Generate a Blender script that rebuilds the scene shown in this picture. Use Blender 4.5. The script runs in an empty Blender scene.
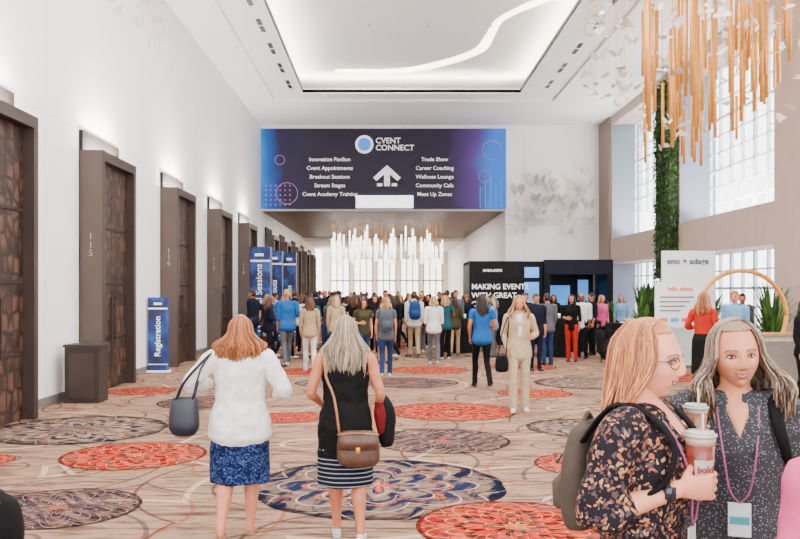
import bpy, math, random
from mathutils import Vector, Matrix
R=random.Random(7)
pi=math.pi
S=bpy.context.scene
COL=S.collection

# ---------------------------------------------------------------- materials
MC={}
def newmat(name):
    m=bpy.data.materials.new(name); m.use_nodes=True
    nt=m.node_tree; b=nt.nodes['Principled BSDF']
    return m,nt,b
def N(nt,t,**k):
    n=nt.nodes.new(t)
    for a,v in k.items(): setattr(n,a,v)
    return n
def ramp(nt,stops,fac=None,interp='LINEAR'):
    r=nt.nodes.new('ShaderNodeValToRGB'); cr=r.color_ramp; cr.interpolation=interp
    while len(cr.elements)<len(stops): cr.elements.new(.5)
    for e,(p,c) in zip(cr.elements,stops):
        e.position=p; e.color=(*c,1) if len(c)==3 else c
    if fac is not None: nt.links.new(fac,r.inputs['Fac'])
    return r
def srgb(r,g,b):
    f=lambda c:(c/255/12.92) if c/255<=.04045 else ((c/255+.055)/1.055)**2.4
    return (f(r),f(g),f(b))
def deep(c,p): return tuple(x**p for x in c)
g=lambda *a:deep(srgb(*a),1.6)
g1=lambda *a:deep(srgb(*a),1.25)
def mat(name,c,rough=.6,metal=0,em=0,var=.12,scale=12,bump=0,emc=None,spec=None,stretch=None):
    if name in MC: return MC[name]
    m,nt,b=newmat(name)
    tc=N(nt,'ShaderNodeTexCoord'); no=N(nt,'ShaderNodeTexNoise'); no.inputs['Scale'].default_value=scale
    src=tc.outputs['Object']
    if stretch:
        mp=N(nt,'ShaderNodeMapping'); mp.inputs['Scale'].default_value=stretch
        nt.links.new(src,mp.inputs['Vector']); src=mp.outputs['Vector']
    nt.links.new(src,no.inputs['Vector'])
    a=tuple(max(0,x*(1-var)) for x in c); d=tuple(min(1,x*(1+var)) for x in c)
    r=ramp(nt,[(.3,a),(.7,d)],no.outputs['Fac'])
    nt.links.new(r.outputs['Color'],b.inputs['Base Color'])
    b.inputs['Roughness'].default_value=rough; b.inputs['Metallic'].default_value=metal
    if spec is not None: b.inputs['Specular IOR Level'].default_value=spec
    if em:
        b.inputs['Emission Strength'].default_value=em
        b.inputs['Emission Color'].default_value=(*(emc or c),1)
    if bump:
        bp=N(nt,'ShaderNodeBump'); bp.inputs['Strength'].default_value=bump; bp.inputs['Distance'].default_value=.01
        nt.links.new(no.outputs['Fac'],bp.inputs['Height']); nt.links.new(bp.outputs['Normal'],b.inputs['Normal'])
    MC[name]=m; return m
def cloth(name,rgb,**k):
    k.setdefault('rough',.85); k.setdefault('bump',.35); k.setdefault('scale',14); k.setdefault('spec',.2)
    c=srgb(*rgb)
    if sum(rgb)<620: c=deep(c,1.4)
    return mat('cloth_'+name,c,**k)
def hairmat(name,c1,c2):
    n='hair_'+name
    if n in MC: return MC[n]
    m,nt,b=newmat(n)
    ge=N(nt,'ShaderNodeNewGeometry'); tc=N(nt,'ShaderNodeTexCoord')
    mp=N(nt,'ShaderNodeMapping'); mp.inputs['Scale'].default_value=(160,160,5)
    no=N(nt,'ShaderNodeTexNoise'); no.inputs['Scale'].default_value=1.2; no.inputs['Detail'].default_value=3
    nt.links.new(tc.outputs['Object'],mp.inputs['Vector']); nt.links.new(mp.outputs['Vector'],no.inputs['Vector'])
    mx=N(nt,'ShaderNodeMath',operation='ADD'); ml=N(nt,'ShaderNodeMath',operation='MULTIPLY'); ml.inputs[1].default_value=.6
    nt.links.new(ge.outputs['Random Per Island'],ml.inputs[0]); nt.links.new(ml.outputs[0],mx.inputs[0])
    m2=N(nt,'ShaderNodeMath',operation='MULTIPLY_ADD'); m2.inputs[1].default_value=1.0; m2.inputs[2].default_value=-.3
    nt.links.new(no.outputs['Fac'],m2.inputs[0]); nt.links.new(m2.outputs[0],mx.inputs[1])
    a1,a2=deep(srgb(*c1),1.25),deep(srgb(*c2),1.4)
    d=tuple(x*.55 for x in a1)
    r=ramp(nt,[(.05,d),(.32,a1),(.9,a2)],mx.outputs[0])
    nt.links.new(r.outputs['Color'],b.inputs['Base Color']); b.inputs['Roughness'].default_value=.45; b.inputs['Specular IOR Level'].default_value=.35
    bp=N(nt,'ShaderNodeBump'); bp.inputs['Strength'].default_value=.5; bp.inputs['Distance'].default_value=.003
    nt.links.new(no.outputs['Fac'],bp.inputs['Height']); nt.links.new(bp.outputs['Normal'],b.inputs['Normal'])
    MC[n]=m; return m
def skinmat(name,rgb):
    n='skin_'+name
    if n in MC: return MC[n]
    m=mat(n,deep(srgb(*rgb),1.65),rough=.5,var=.12,scale=18,spec=.35)
    b=m.node_tree.nodes['Principled BSDF']
    b.inputs['Subsurface Weight'].default_value=.08; b.inputs['Subsurface Radius'].default_value=(.02,.008,.004); b.inputs['Subsurface Scale'].default_value=.4
    return m

# ---------------------------------------------------------------- mesh builder
class MB:
    def __init__(s): s.v=[];s.f=[];s.m=[];s.mats=[]
    def mi(s,m):
        if m not in s.mats: s.mats.append(m)
        return s.mats.index(m)
    def add(s,vs,fs,m,M=None):
        o=len(s.v); k=s.mi(m)
        if M is not None: vs=[M@Vector(v) for v in vs]
        s.v+= [tuple(v) for v in vs]
        for f in fs: s.f.append([i+o for i in f]); s.m.append(k)
    def box(s,x0,x1,y0,y1,z0,z1,m,M=None):
        vs=[(x,y,z) for z in(z0,z1) for y in(y0,y1) for x in(x0,x1)]
        s.add(vs,[(0,2,3,1),(4,5,7,6),(0,1,5,4),(2,6,7,3),(0,4,6,2),(1,3,7,5)],m,M)
    def loft(s,rings,m,seg=12,sub=3,side=(1,0,0),M=None,rnd=True,power=1.0):
        P=[list(r)+([r[3]] if len(r)==4 else []) for r in rings]
        Q=[]
        n=len(P)
        if sub>1 and n>2:
            for i in range(n-1):
                a=P[max(i-1,0)];b=P[i];c=P[i+1];d=P[min(i+2,n-1)]
                for j in range(sub):
                    t=j/sub
                    q=[.5*((2*b[k])+(-a[k]+c[k])*t+(2*a[k]-5*b[k]+4*c[k]-d[k])*t*t+(-a[k]+3*b[k]-3*c[k]+d[k])*t**3) for k in range(5)]
                    q[3]=max(q[3],.0005);q[4]=max(q[4],.0005)
                    Q.append(q)
            Q.append(P[-1])
        else: Q=P
        C=[Vector(q[:3]) for q in Q]
        T=[]
        for i in range(len(C)):
            t=C[min(i+1,len(C)-1)]-C[max(i-1,0)]
            T.append(t.normalized() if t.length>1e-9 else Vector((0,0,1)))
        RR=[]
        sd=Vector(side).normalized()
        for i,q in enumerate(Q):
            sv=sd-T[i]*sd.dot(T[i])
            if sv.length<.15:
                alt=Vector((0,1,0)); sv=alt-T[i]*alt.dot(T[i])
            sv.normalize(); RR.append((C[i],sv,T[i].cross(sv),q[3],q[4]))
        if rnd:
            a=RR[0];r=min(a[3],a[4]);e=RR[-1];re=min(e[3],e[4])
            RR=[(a[0]-T[0]*r*.55,a[1],a[2],a[3]*.55,a[4]*.55),(a[0]-T[0]*r*.32,a[1],a[2],a[3]*.84,a[4]*.84)]+RR+[(e[0]+T[-1]*re*.32,e[1],e[2],e[3]*.84,e[4]*.84),(e[0]+T[-1]*re*.55,e[1],e[2],e[3]*.55,e[4]*.55)]
        vs=[];fs=[]
        for c,sv,u,rx,ry in RR:
            for k in range(seg):
                th=2*pi*k/seg; ct,st=math.cos(th),math.sin(th)
                if power!=1:
                    ct=math.copysign(abs(ct)**power,ct);st=math.copysign(abs(st)**power,st)
                vs.append(c+sv*rx*ct+u*ry*st)
        L=len(RR)
        for i in range(L-1):
            for k in range(seg):
                k2=(k+1)%seg
                fs.append((i*seg+k,i*seg+k2,(i+1)*seg+k2,(i+1)*seg+k))
        vs.append(RR[0][0]); vs.append(RR[-1][0]); a=len(vs)-2
        for k in range(seg):
            k2=(k+1)%seg
            fs.append((a,k2,k)); fs.append((a+1,(L-1)*seg+k,(L-1)*seg+k2))
        s.add(vs,fs,m,M)
    def ball(s,c,r,m,seg=12,rings=8,M=None):
        if not hasattr(r,'__len__'): r=(r,r,r)
        vs=[(c[0],c[1],c[2]+r[2])];fs=[]
        for i in range(1,rings):
            ph=pi*i/rings
            for k in range(seg):
                th=2*pi*k/seg
                vs.append((c[0]+r[0]*math.sin(ph)*math.cos(th),c[1]+r[1]*math.sin(ph)*math.sin(th),c[2]+r[2]*math.cos(ph)))
        vs.append((c[0],c[1],c[2]-r[2])); e=len(vs)-1
        for k in range(seg):
            k2=(k+1)%seg
            fs.append((0,1+k,1+k2)); fs.append((e,1+(rings-2)*seg+k2,1+(rings-2)*seg+k))
            for i in range(rings-2):
                fs.append((1+i*seg+k,1+(i+1)*seg+k,1+(i+1)*seg+k2,1+i*seg+k2))
        s.add(vs,fs,m,M)
    def cyl(s,x,y,z0,z1,r0,r1,m,seg=16,M=None):
        s.loft([(x,y,z0,r0,r0),(x,y,z1,r1,r1)],m,seg=seg,sub=1,rnd=False,M=M)
    def tube(s,pts,r,m,seg=6,sub=3,M=None,side=(1,0,0)):
        s.loft([(*p,r,r) for p in pts],m,seg=seg,sub=sub,M=M,side=side,rnd=False)
    def obj(s,name,parent=None,smooth=True,voxel=None,sm=6,bevel=0,wrinkle=0):
        me=bpy.data.meshes.new(name); me.from_pydata(s.v,[],s.f)
        for m in s.mats: me.materials.append(m)
        me.polygons.foreach_set('material_index',s.m)
        if smooth: me.polygons.foreach_set('use_smooth',[True]*len(me.polygons))
        me.update()
        o=bpy.data.objects.new(name,me); COL.objects.link(o)
        if parent: o.parent=parent
        if bevel:
            b=o.modifiers.new('b','BEVEL'); b.width=bevel; b.segments=2; b.limit_method='ANGLE'
        if voxel:
            r=o.modifiers.new('r','REMESH'); r.mode='VOXEL'; r.voxel_size=voxel; r.use_smooth_shade=True
            q=o.modifiers.new('s','SMOOTH'); q.iterations=sm; q.factor=.5
        if wrinkle:
            d=o.modifiers.new('w','DISPLACE'); d.texture=WR; d.strength=wrinkle; d.mid_level=.5; d.texture_coords='LOCAL'
        return o
WR=bpy.data.textures.new('folds','CLOUDS'); WR.noise_scale=.09; WR.noise_depth=1
def empty(name,loc=(0,0,0),rz=0,sc=1):
    e=bpy.data.objects.new(name,None); COL.objects.link(e); e.location=loc; e.rotation_euler=(0,0,rz); e.scale=(sc,)*3
    e.empty_display_size=.1
    return e
def boxobj(name,x0,x1,y0,y1,z0,z1,m,bevel=0,parent=None):
    b=MB(); b.box(x0,x1,y0,y1,z0,z1,m); return b.obj(name,smooth=False,bevel=bevel,parent=parent)
def text(body,loc,size,m,parent=None,rot=(pi/2,0,0),name='lettering',align='CENTER',bold=.0,ext=.004,space=1):
    c=bpy.data.curves.new(name,'FONT'); c.body=body; c.size=size; c.extrude=ext; c.offset=bold; c.align_x=align; c.align_y='CENTER'; c.space_line=space
    c.materials.append(m); c.resolution_u=3
    o=bpy.data.objects.new(name,c); COL.objects.link(o); o.location=loc; o.rotation_euler=rot
    if parent: o.parent=parent
    return o

# ---------------------------------------------------------------- camera
cam=bpy.data.cameras.new('camera'); co=bpy.data.objects.new('camera',cam); COL.objects.link(co)
co.location=(0,0,1.8); co.rotation_euler=(pi/2,0,0); cam.lens=37.35; cam.sensor_width=36
cam.shift_x=.01625; cam.shift_y=.0269; cam.clip_end=300
S.camera=co

# ---------------------------------------------------------------- room materials
def wallmat():
    m,nt,b=newmat('wall_paint_white')
    tc=N(nt,'ShaderNodeTexCoord'); sp=N(nt,'ShaderNodeSeparateXYZ'); cb=N(nt,'ShaderNodeCombineXYZ')
    nt.links.new(tc.outputs['Object'],sp.inputs[0])
    ad=N(nt,'ShaderNodeMath',operation='ADD'); nt.links.new(sp.outputs[0],ad.inputs[0]); nt.links.new(sp.outputs[1],ad.inputs[1])
    nt.links.new(ad.outputs[0],cb.inputs[0]); nt.links.new(sp.outputs[2],cb.inputs[1])
    br=N(nt,'ShaderNodeTexBrick',offset=0)
    br.inputs['Color1'].default_value=(.9,.885,.885,1);br.inputs['Color2'].default_value=(.885,.87,.87,1);br.inputs['Mortar'].default_value=(.66,.64,.63,1)
    br.inputs['Scale'].default_value=1; br.inputs['Mortar Size'].default_value=.010; br.inputs['Brick Width'].default_value=2.55; br.inputs['Row Height'].default_value=4.6
    nt.links.new(cb.outputs[0],br.inputs['Vector']); nt.links.new(br.outputs['Color'],b.inputs['Base Color'])
    b.inputs['Roughness'].default_value=.6
    return m
WALL=wallmat()
PLASTER=mat('ceiling_plaster',(.93,.92,.91),rough=.8,var=.01)
BEIGE=mat('stone_beige',srgb(186,164,150),rough=.6,var=.05,scale=3)
REVEAL=mat('reveal_grey',srgb(116,126,142),rough=.6,var=.04)
BRONZE=mat('bronze_frame',srgb(54,42,38),rough=.5,var=.12,scale=2,spec=.3)
BRONZE2=mat('bronze_jamb',srgb(80,69,62),rough=.5,var=.08,scale=2,spec=.3)
DARKREC=mat('dark_recess',srgb(44,35,32),rough=.7,spec=.2)
BLACK=mat('black_laminate',srgb(16,16,20),rough=.4)
WHITE=mat('white_print',(.9,.9,.9),rough=.5,em=.35,var=.01)
GOLD=mat('gold_metal',srgb(196,130,48),rough=.35,metal=.35,em=.3,var=.1)  # gold is no lamp; emission added so the metal looks brighter
TRIM=mat('trim_grey',srgb(110,105,100),rough=.5)

def doormat():
    m,nt,b=newmat('carved_wood')
    tc=N(nt,'ShaderNodeTexCoord'); mp=N(nt,'ShaderNodeMapping'); mp.inputs['Scale'].default_value=(1,2.2,1.6)
    vo=N(nt,'ShaderNodeTexVoronoi',feature='DISTANCE_TO_EDGE'); vo.inputs['Scale'].default_value=2.4; vo.inputs['Randomness'].default_value=.45
    nt.links.new(tc.outputs['Object'],mp.inputs[0]); nt.links.new(mp.outputs[0],vo.inputs['Vector'])
    r=ramp(nt,[(0,srgb(30,20,16)),(.06,srgb(48,33,26)),(.2,srgb(90,62,48)),(.3,srgb(58,40,32)),(.5,srgb(76,52,40))],vo.outputs['Distance'])
    nt.links.new(r.outputs['Color'],b.inputs['Base Color']); b.inputs['Roughness'].default_value=.55; b.inputs['Specular IOR Level'].default_value=.3
    bp=N(nt,'ShaderNodeBump'); bp.inputs['Strength'].default_value=.5; bp.inputs['Distance'].default_value=.04
    nt.links.new(vo.outputs['Distance'],bp.inputs['Height']); nt.links.new(bp.outputs['Normal'],b.inputs['Normal'])
    return m
CARVED=doormat()

def carpetcolor(nt):
    L=nt.links.new
    tc=N(nt,'ShaderNodeTexCoord')
    mp=N(nt,'ShaderNodeMapping'); mp.inputs['Scale'].default_value=(.7,5,1); L(tc.outputs['Object'],mp.inputs[0])
    n1=N(nt,'ShaderNodeTexNoise'); n1.inputs['Scale'].default_value=1.6; n1.inputs['Detail'].default_value=8; n1.inputs['Roughness'].default_value=.72
    L(mp.outputs[0],n1.inputs['Vector'])
    r1=ramp(nt,[(.30,g(92,74,70)),(.42,g(142,120,108)),(.52,g(186,164,146)),(.60,g(150,130,118)),(.70,g(104,90,90))],n1.outputs['Fac'])
    def rings(scale,k,thr,rand=1.0):
        vo=N(nt,'ShaderNodeTexVoronoi',feature='F1',voronoi_dimensions='2D'); vo.inputs['Scale'].default_value=scale; vo.inputs['Randomness'].default_value=rand
        L(tc.outputs['Object'],vo.inputs['Vector'])
        ml=N(nt,'ShaderNodeMath',operation='MULTIPLY'); ml.inputs[1].default_value=k; L(vo.outputs['Distance'],ml.inputs[0])
        sn=N(nt,'ShaderNodeMath',operation='SINE'); L(ml.outputs[0],sn.inputs[0])
        q=N(nt,'ShaderNodeMath',operation='GREATER_THAN'); q.inputs[1].default_value=thr; L(sn.outputs[0],q.inputs[0])
        return q
    col=r1.outputs['Color']
    for sc,k,thr,c,f in [(.42,22,.988,(104,62,56),.7),(.33,16,.988,(216,196,176),.65),(.6,14,.985,(70,72,90),.6),(.28,30,.988,(170,100,70),.5)]:
        q=rings(sc,k,thr)
        mf=N(nt,'ShaderNodeMath',operation='MULTIPLY'); mf.inputs[1].default_value=f; L(q.outputs[0],mf.inputs[0])
        mx=N(nt,'ShaderNodeMixRGB'); L(mf.outputs[0],mx.inputs['Fac']); L(col,mx.inputs['Color1']); mx.inputs['Color2'].default_value=(*g(*c),1)
        col=mx.outputs[0]
    return col
def carpet():
    m,nt,b=newmat('carpet_patterned')
    nt.links.new(carpetcolor(nt),b.inputs['Base Color']); b.inputs['Roughness'].default_value=.95; b.inputs['Specular IOR Level'].default_value=.05
    return m
CARPET=carpet()

def medmat(name,bands,lines,n,seed,base=.0):
    m,nt,b=newmat(name); L=nt.links.new
    uv=N(nt,'ShaderNodeUVMap'); 
    sp=N(nt,'ShaderNodeSeparateXYZ'); L(uv.outputs[0],sp.inputs[0])
    def M(op,a,c=None,v=None):
        q=N(nt,'ShaderNodeMath',operation=op)
        for i,x in enumerate((a,c)):
            if x is None: continue
            if isinstance(x,(int,float)): q.inputs[i].default_value=x
            else: L(x,q.inputs[i])
        return q.outputs[0]
    def mix(f,a,c):
        q=N(nt,'ShaderNodeMixRGB'); L(f,q.inputs[0]); L(a,q.inputs[1])
        if isinstance(c,tuple): q.inputs[2].default_value=(*g(*c),1)
        else: L(c,q.inputs[2])
        return q.outputs[0]
    x,y=sp.outputs[0],sp.outputs[1]
    th=M('ARCTAN2',y,x); r=M('SQRT',M('ADD',M('MULTIPLY',x,x),M('MULTIPLY',y,y)))
    pet=M('ABSOLUTE',M('SINE',M('MULTIPLY',th,n/2)))
    pet2=M('ABSOLUTE',M('COSINE',M('MULTIPLY',th,n/2)))
    no=N(nt,'ShaderNodeTexNoise'); no.inputs['Scale'].default_value=3+seed*.3; no.inputs['Detail'].default_value=5; L(uv.outputs[0],no.inputs['Vector'])
    v1=M('SUBTRACT',r,M('MULTIPLY',pet,.22)); v1=M('ADD',v1,.2)
    v2=M('SUBTRACT',r,M('MULTIPLY',pet2,.3)); v2=M('ADD',v2,.25)
    v1n=M('ADD',v1,M('MULTIPLY',M('SUBTRACT',no.outputs['Fac'],.5),.5))
    rb=ramp(nt,bands,v1n,'CONSTANT')
    ca=carpetcolor(nt)
    st=N(nt,'ShaderNodeTexNoise'); st.inputs['Scale'].default_value=2.2; st.inputs['Detail'].default_value=7
    mp=N(nt,'ShaderNodeMapping'); mp.inputs['Scale'].default_value=(.8,4,1); L(uv.outputs[0],mp.inputs[0]); L(mp.outputs[0],st.inputs['Vector'])
    wf=ramp(nt,[(.44,(0,0,0)),(.58,(1,1,1))],st.outputs['Fac'])
    c0=mix(M('MULTIPLY',wf.outputs[0],.45+base),rb.outputs[0],ca)
    ln=M('GREATER_THAN',M('SINE',M('MULTIPLY',v2,30)),.95)
    ln2=M('GREATER_THAN',M('SINE',M('MULTIPLY',v1,26)),.965)
    c1=mix(M('MULTIPLY',ln,.55),c0,lines[0]); c1=mix(M('MULTIPLY',ln2,.6),c1,lines[1])
    rim=M('GREATER_THAN',r,.95); c1=mix(M('MULTIPLY',rim,.7),c1,lines[2])
    L(c1,b.inputs['Base Color']); b.inputs['Roughness'].default_value=.95; b.inputs['Specular IOR Level'].default_value=.05
    return m
MED={
'navy':medmat('medallion_navy',[(0,g(196,116,60)),(.12,g(34,42,74)),(.3,g(116,104,100)),(.42,g(44,54,88)),(.6,g(92,88,96)),(.75,g(30,38,70)),(.92,g(96,86,88))],[(200,186,170),(180,96,56),(40,40,56)],12,1,.05),
'red':medmat('medallion_red',[(0,g(226,146,80)),(.15,g(44,26,34)),(.28,g(190,62,38)),(.5,g(120,36,30)),(.62,g(200,84,48)),(.8,g(150,50,38)),(.92,g(176,66,44))],[(230,190,156),(44,24,30),(70,36,36)],10,2,-.1),
'grey':medmat('medallion_grey',[(0,g(120,54,40)),(.14,g(146,130,120)),(.3,g(70,76,96)),(.44,g(172,154,138)),(.6,g(56,66,94)),(.74,g(146,130,120)),(.9,g(80,76,86))],[(34,38,60),(210,194,176),(50,48,60)],14,3,.15),
'blue':medmat('medallion_blue',[(0,g(206,116,50)),(.14,g(54,72,110)),(.3,g(156,140,126)),(.42,g(48,64,104)),(.56,g(186,120,64)),(.62,g(64,76,104)),(.8,g(146,130,120)),(.9,g(40,52,86))],[(26,32,58),(212,198,180),(36,40,64)],8,4,.1)}

# ---------------------------------------------------------------- room shell
boxobj('floor',-5.6,10.4,-3,72,-.2,0,CARPET)
def medallions():
    L=[(-.08,7.67,1.15,'blue'),(-2.77,9.1,.78,'red'),(-2.72,6.9,.66,'navy'),(-4.0,10.8,1.1,'grey'),(.97,12.4,.95,'red'),(.64,10.0,.84,'navy'),
       (.98,6.33,.76,'red'),(2.15,8.6,.62,'red'),(-2.9,13.4,.8,'navy'),(-1.4,11.8,.5,'red'),(.45,16.3,.95,'navy'),(.95,18.9,.9,'red'),(2.6,14.6,.65,'red'),
       (-4.4,14.9,.6,'red'),(3.9,16.2,1.0,'grey'),(2.6,10.9,.75,'grey'),(-4.3,8.8,.34,'red'),(-1.2,16.2,.6,'grey'),(-1.9,18.5,.8,'red'),(3.2,19.6,.8,'red'),
       (5.4,13.4,1.0,'navy'),(6.2,17.2,.9,'red'),(4.3,8.3,1.0,'grey'),(-.6,21.8,.9,'navy'),(1.4,23,.9,'grey'),(-2.6,22.8,.9,'navy'),(4.0,23.4,.9,'navy'),(-3.2,19.8,.8,'grey'),
       (-1.2,4.6,.9,'grey'),(1.8,4.2,1.0,'navy'),(-3.4,4.4,.9,'red'),(5.2,10.6,.8,'red'),(7.2,11,.9,'grey'),(0.2,26.5,1,'red'),(-3,27,1,'red')]
    vs=[];fs=[];ms=[];uvs=[]
    mats=list(MED.keys())
    for i,(x,y,r,k) in enumerate(L):
        o=len(vs); z=.003+.0004*(i%5); rot=R.random()*6; n=12
        for j in range(120):
            t=2*pi*j/120; q=1+.025*abs(math.sin(n*t/2)) if k in('grey','blue') else 1
            vs.append((x+r*q*math.cos(t),y+r*q*math.sin(t),z)); uvs.append((math.cos(t+rot),math.sin(t+rot)))
        fs.append(list(range(o,o+120))); ms.append(mats.index(k))
    me=bpy.data.meshes.new('carpet_medallions'); me.from_pydata(vs,[],fs)
    for k in mats: me.materials.append(MED[k])
    me.polygons.foreach_set('material_index',ms)
    ul=me.uv_layers.new(name='UVMap')
    for l in me.loops: ul.data[l.index].uv=uvs[l.vertex_index]
    o=bpy.data.objects.new('carpet_medallions',me); COL.objects.link(o)
medallions()

boxobj('wall_left',-5.6,-5.34,-3,62,0,9.9,WALL)
boxobj('baseboard_left',-5.34,-5.32,-3,62,0,.14,TRIM)
boxobj('wall_header',-5.34,5.0,35,35.4,5.2,9.9,WALL)
boxobj('wall_end',5.0,9.0,35,35.4,0,9.9,WALL)
DARKWOOD=mat('dark_wood_soffit',srgb(84,58,46),rough=.5,scale=3,stretch=(1,12,1))
boxobj('ceiling_soffit',-5.34,5.0,35.4,53,5.2,5.4,DARKWOOD)
boxobj('ceiling_far',-5.34,5.2,53,72,5.0,5.2,PLASTER)
boxobj('wall_far_right',5.0,5.2,35.4,72,0,5.3,WALL)
WARM=mat('warm_cove_light',(1,.90,.76),em=75,var=.02)
boxobj('wall_far_end',-5.34,5.2,68,68.3,0,5.2,mat('far_wall',srgb(225,215,200),rough=.7,var=.05,scale=1))
fe=MB()
for i in range(5):
    fe.box(-4.6+i*1.9,-3.1+i*1.9,67.9,67.98,1.0,4.4,mat('far_glow_panel',(1,.93,.82),em=4,var=.03))
fe.obj('window_9',smooth=False)
mm_=MB()
for i in range(5):
    for k in range(4): mm_.box(-4.6+i*1.9+k*.5-.04,-4.6+i*1.9+k*.5+.04,67.8,67.9,.9,4.5,TRIM)
    mm_.box(-4.7+i*1.9,-3.0+i*1.9,67.8,67.9,2.6,2.7,TRIM)
mm_.obj('trim_2',smooth=False)

def ceil():
    b=MB()
    x0,x1,y1=-4.15,6.15,30.7
    ix0,ix1,iy1=-3.0,4.75,29.6
    b.box(-5.34,x0,-3,35,8.8,8.98,PLASTER); b.box(x1,9.0,-3,35,8.8,8.98,PLASTER); b.box(x0,x1,y1,35,8.8,8.98,PLASTER)
    b.box(x0,ix0,-3,y1,8.88,8.98,PLASTER); b.box(ix1,x1,-3,y1,8.88,8.98,PLASTER); b.box(ix0,ix1,iy1,y1,8.88,8.98,PLASTER)
    b.box(ix0-.04,ix0,-3,iy1,8.84,9.06,PLASTER); b.box(ix1,ix1+.04,-3,iy1,8.84,9.06,PLASTER); b.box(ix0,ix1,iy1,iy1+.04,8.84,9.06,PLASTER)
    b.box(-5.34,9.0,-3,35,9.5,9.65,PLASTER)
    b.obj('ceiling',smooth=False)
    c=MB()
    c.box(ix0-.25,ix0-.15,-3,iy1+.2,8.985,9.03,WARM); c.box(ix1+.15,ix1+.25,-3,iy1+.2,8.985,9.03,WARM); c.box(ix0-.2,ix1+.2,iy1+.15,iy1+.25,8.985,9.03,WARM)
    c.obj('cove_light',smooth=False)
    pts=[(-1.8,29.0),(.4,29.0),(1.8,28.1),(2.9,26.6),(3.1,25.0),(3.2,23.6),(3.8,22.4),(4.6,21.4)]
    w=MB(); w.loft([(x,y,9.49,.2+.08*math.sin(i),.02) for i,(x,y) in enumerate(pts)],mat('cove_ribbon_glow',(1,.84,.58),em=8,var=.02),seg=8,sub=6,rnd=False)  # emissive ribbon paints the wavy cove glow onto the ceiling, not a fixture
    w.obj('serpentine_glow_ribbon')
    d=MB()
    y=9
    while y<29.8:
        for j in range(2):
            d.box(-3.42,-3.3,y+j*.6,y+j*.6+.45,8.865,8.88,BLACK); d.box(5.5,5.62,y+j*.6,y+j*.6+.45,8.865,8.88,BLACK)
        y+=2.1
    d.obj('ceiling_diffusers',smooth=False)
    sp=MB()
    for x in (-.5,1.2,3): 
        for yy in (17,24): sp.cyl(x,yy,9.45,9.5,.05,.05,mat('sprinkler',(.6,.6,.6)),seg=12)
    sp.obj('ceiling_sprinklers')
ceil()

def rightwall():
    b=MB(); X0,X1=9.0,10.1
    ops=[(27.1,33.2),(19.3,25.5),(11.6,17.8),(3.9,10.1)]
    zs=[(0.35,2.9),(3.9,8.45)]
    b.box(X0,X1,-3,35.4,2.9,3.9,BEIGE); b.box(X0,X1,-3,35.4,8.45,9.65,BEIGE); b.box(X0,X1,-3,35.4,0,.35,BEIGE)
    ys=[-3]+[v for o in sorted(ops) for v in o]+[35.4]
    for i in range(0,len(ys),2):
        for z0,z1 in zs: b.box(X0,X1,ys[i],ys[i+1],z0,z1,BEIGE)
    for y0,y1 in ops:
        for z0,z1 in zs:
            b.box(X0+.03,X1-.02,y1-.03,y1+.001,z0,z1,REVEAL)
    b.obj('wall_right',smooth=False)
    k=1
    FR=mat('window_frame',srgb(206,210,216),rough=.5)
    GL,nt,bs=newmat('window_glass')
    out=nt.nodes['Material Output']; tr=N(nt,'ShaderNodeBsdfTransparent'); tr.inputs[0].default_value=(.97,.98,1,1); gl=N(nt,'ShaderNodeBsdfGlossy'); gl.inputs['Roughness'].default_value=.05
    mx=N(nt,'ShaderNodeMixShader'); mx.inputs[0].default_value=.06; nt.links.new(tr.outputs[0],mx.inputs[1]); nt.links.new(gl.outputs[0],mx.inputs[2]); nt.links.new(mx.outputs[0],out.inputs[0])
    for y0,y1 in ops:
        for z0,z1 in zs:
            w=MB(); w.box(9.98,9.99,y0,y1,z0,z1,GL)
            n=8
            for i in range(n+1):
                y=y0+(y1-y0)*i/n; t=.05 if i%2==0 else .025
                w.box(9.9,9.99,y-t,y+t,z0,z1,FR)
            rws=int((z1-z0)/.5)
            for i in range(rws+1):
                z=z0+(z1-z0)*i/rws; t=.035 if i%3==0 else .018
                w.box(9.9,9.99,y0,y1,z-t,z+t,FR)
            w.obj('window_%d'%k,smooth=False); k+=1
rightwall()
boxobj('trim_1',8.93,9.0,33.4,35,0,8.8,mat('column_taupe',srgb(130,114,102)))

# ---------------------------------------------------------------- portals / doors left
def portal(i,yf,x=-5.34):
    e=empty('door_%d'%i)
    y0=yf-1.95
    b=MB()
    b.box(x,x+.012,y0-.02,yf+.1,0,4.6,DARKREC)
    b.box(x,x+.40,y0,y0+.14,0,4.25,BRONZE2); b.box(x,x+.40,yf-.14,yf,0,4.25,BRONZE); b.box(x,x+.40,y0+.14,yf-.14,4.08,4.25,BRONZE); b.box(x+.40,x+.41,y0,y0+.14,0,4.25,BRONZE)
    b.box(x,x+.06,y0,yf,4.25,4.6,DARKREC)
    b.obj('frame',parent=e,smooth=False)
    d=MB(); ym=(y0+yf)/2
    d.box(x+.05,x+.24,y0+.14,ym-.01,.02,4.08,CARVED); d.box(x+.05,x+.24,ym+.01,yf-.14,.02,4.08,CARVED)
    for yy in (ym-.1,ym+.1): d.box(x+.26,x+.29,yy-.015,yy+.015,.9,1.7,BRONZE); d.box(x+.24,x+.27,yy-.015,yy+.015,.92,.96,BRONZE); d.box(x+.24,x+.27,yy-.015,yy+.015,1.64,1.68,BRONZE)
    for z in (.9,1.9,2.9): 
        d.box(x+.24,x+.255,y0+.16,yf-.16,z,z+.05,DARKREC)
    d.obj('leaves',parent=e,smooth=False)
    text('\n'.join('11%d'%(4+i)),(x+.2,y0-.005,2.6),.16,mat('number_grey',srgb(150,140,130)),parent=e,name='room_number',ext=.003,space=.9)
for i,y in enumerate([11.76,16.35,21.5,26.6,31.7,38.2,43,48,53,58]): portal(i,y)

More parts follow.
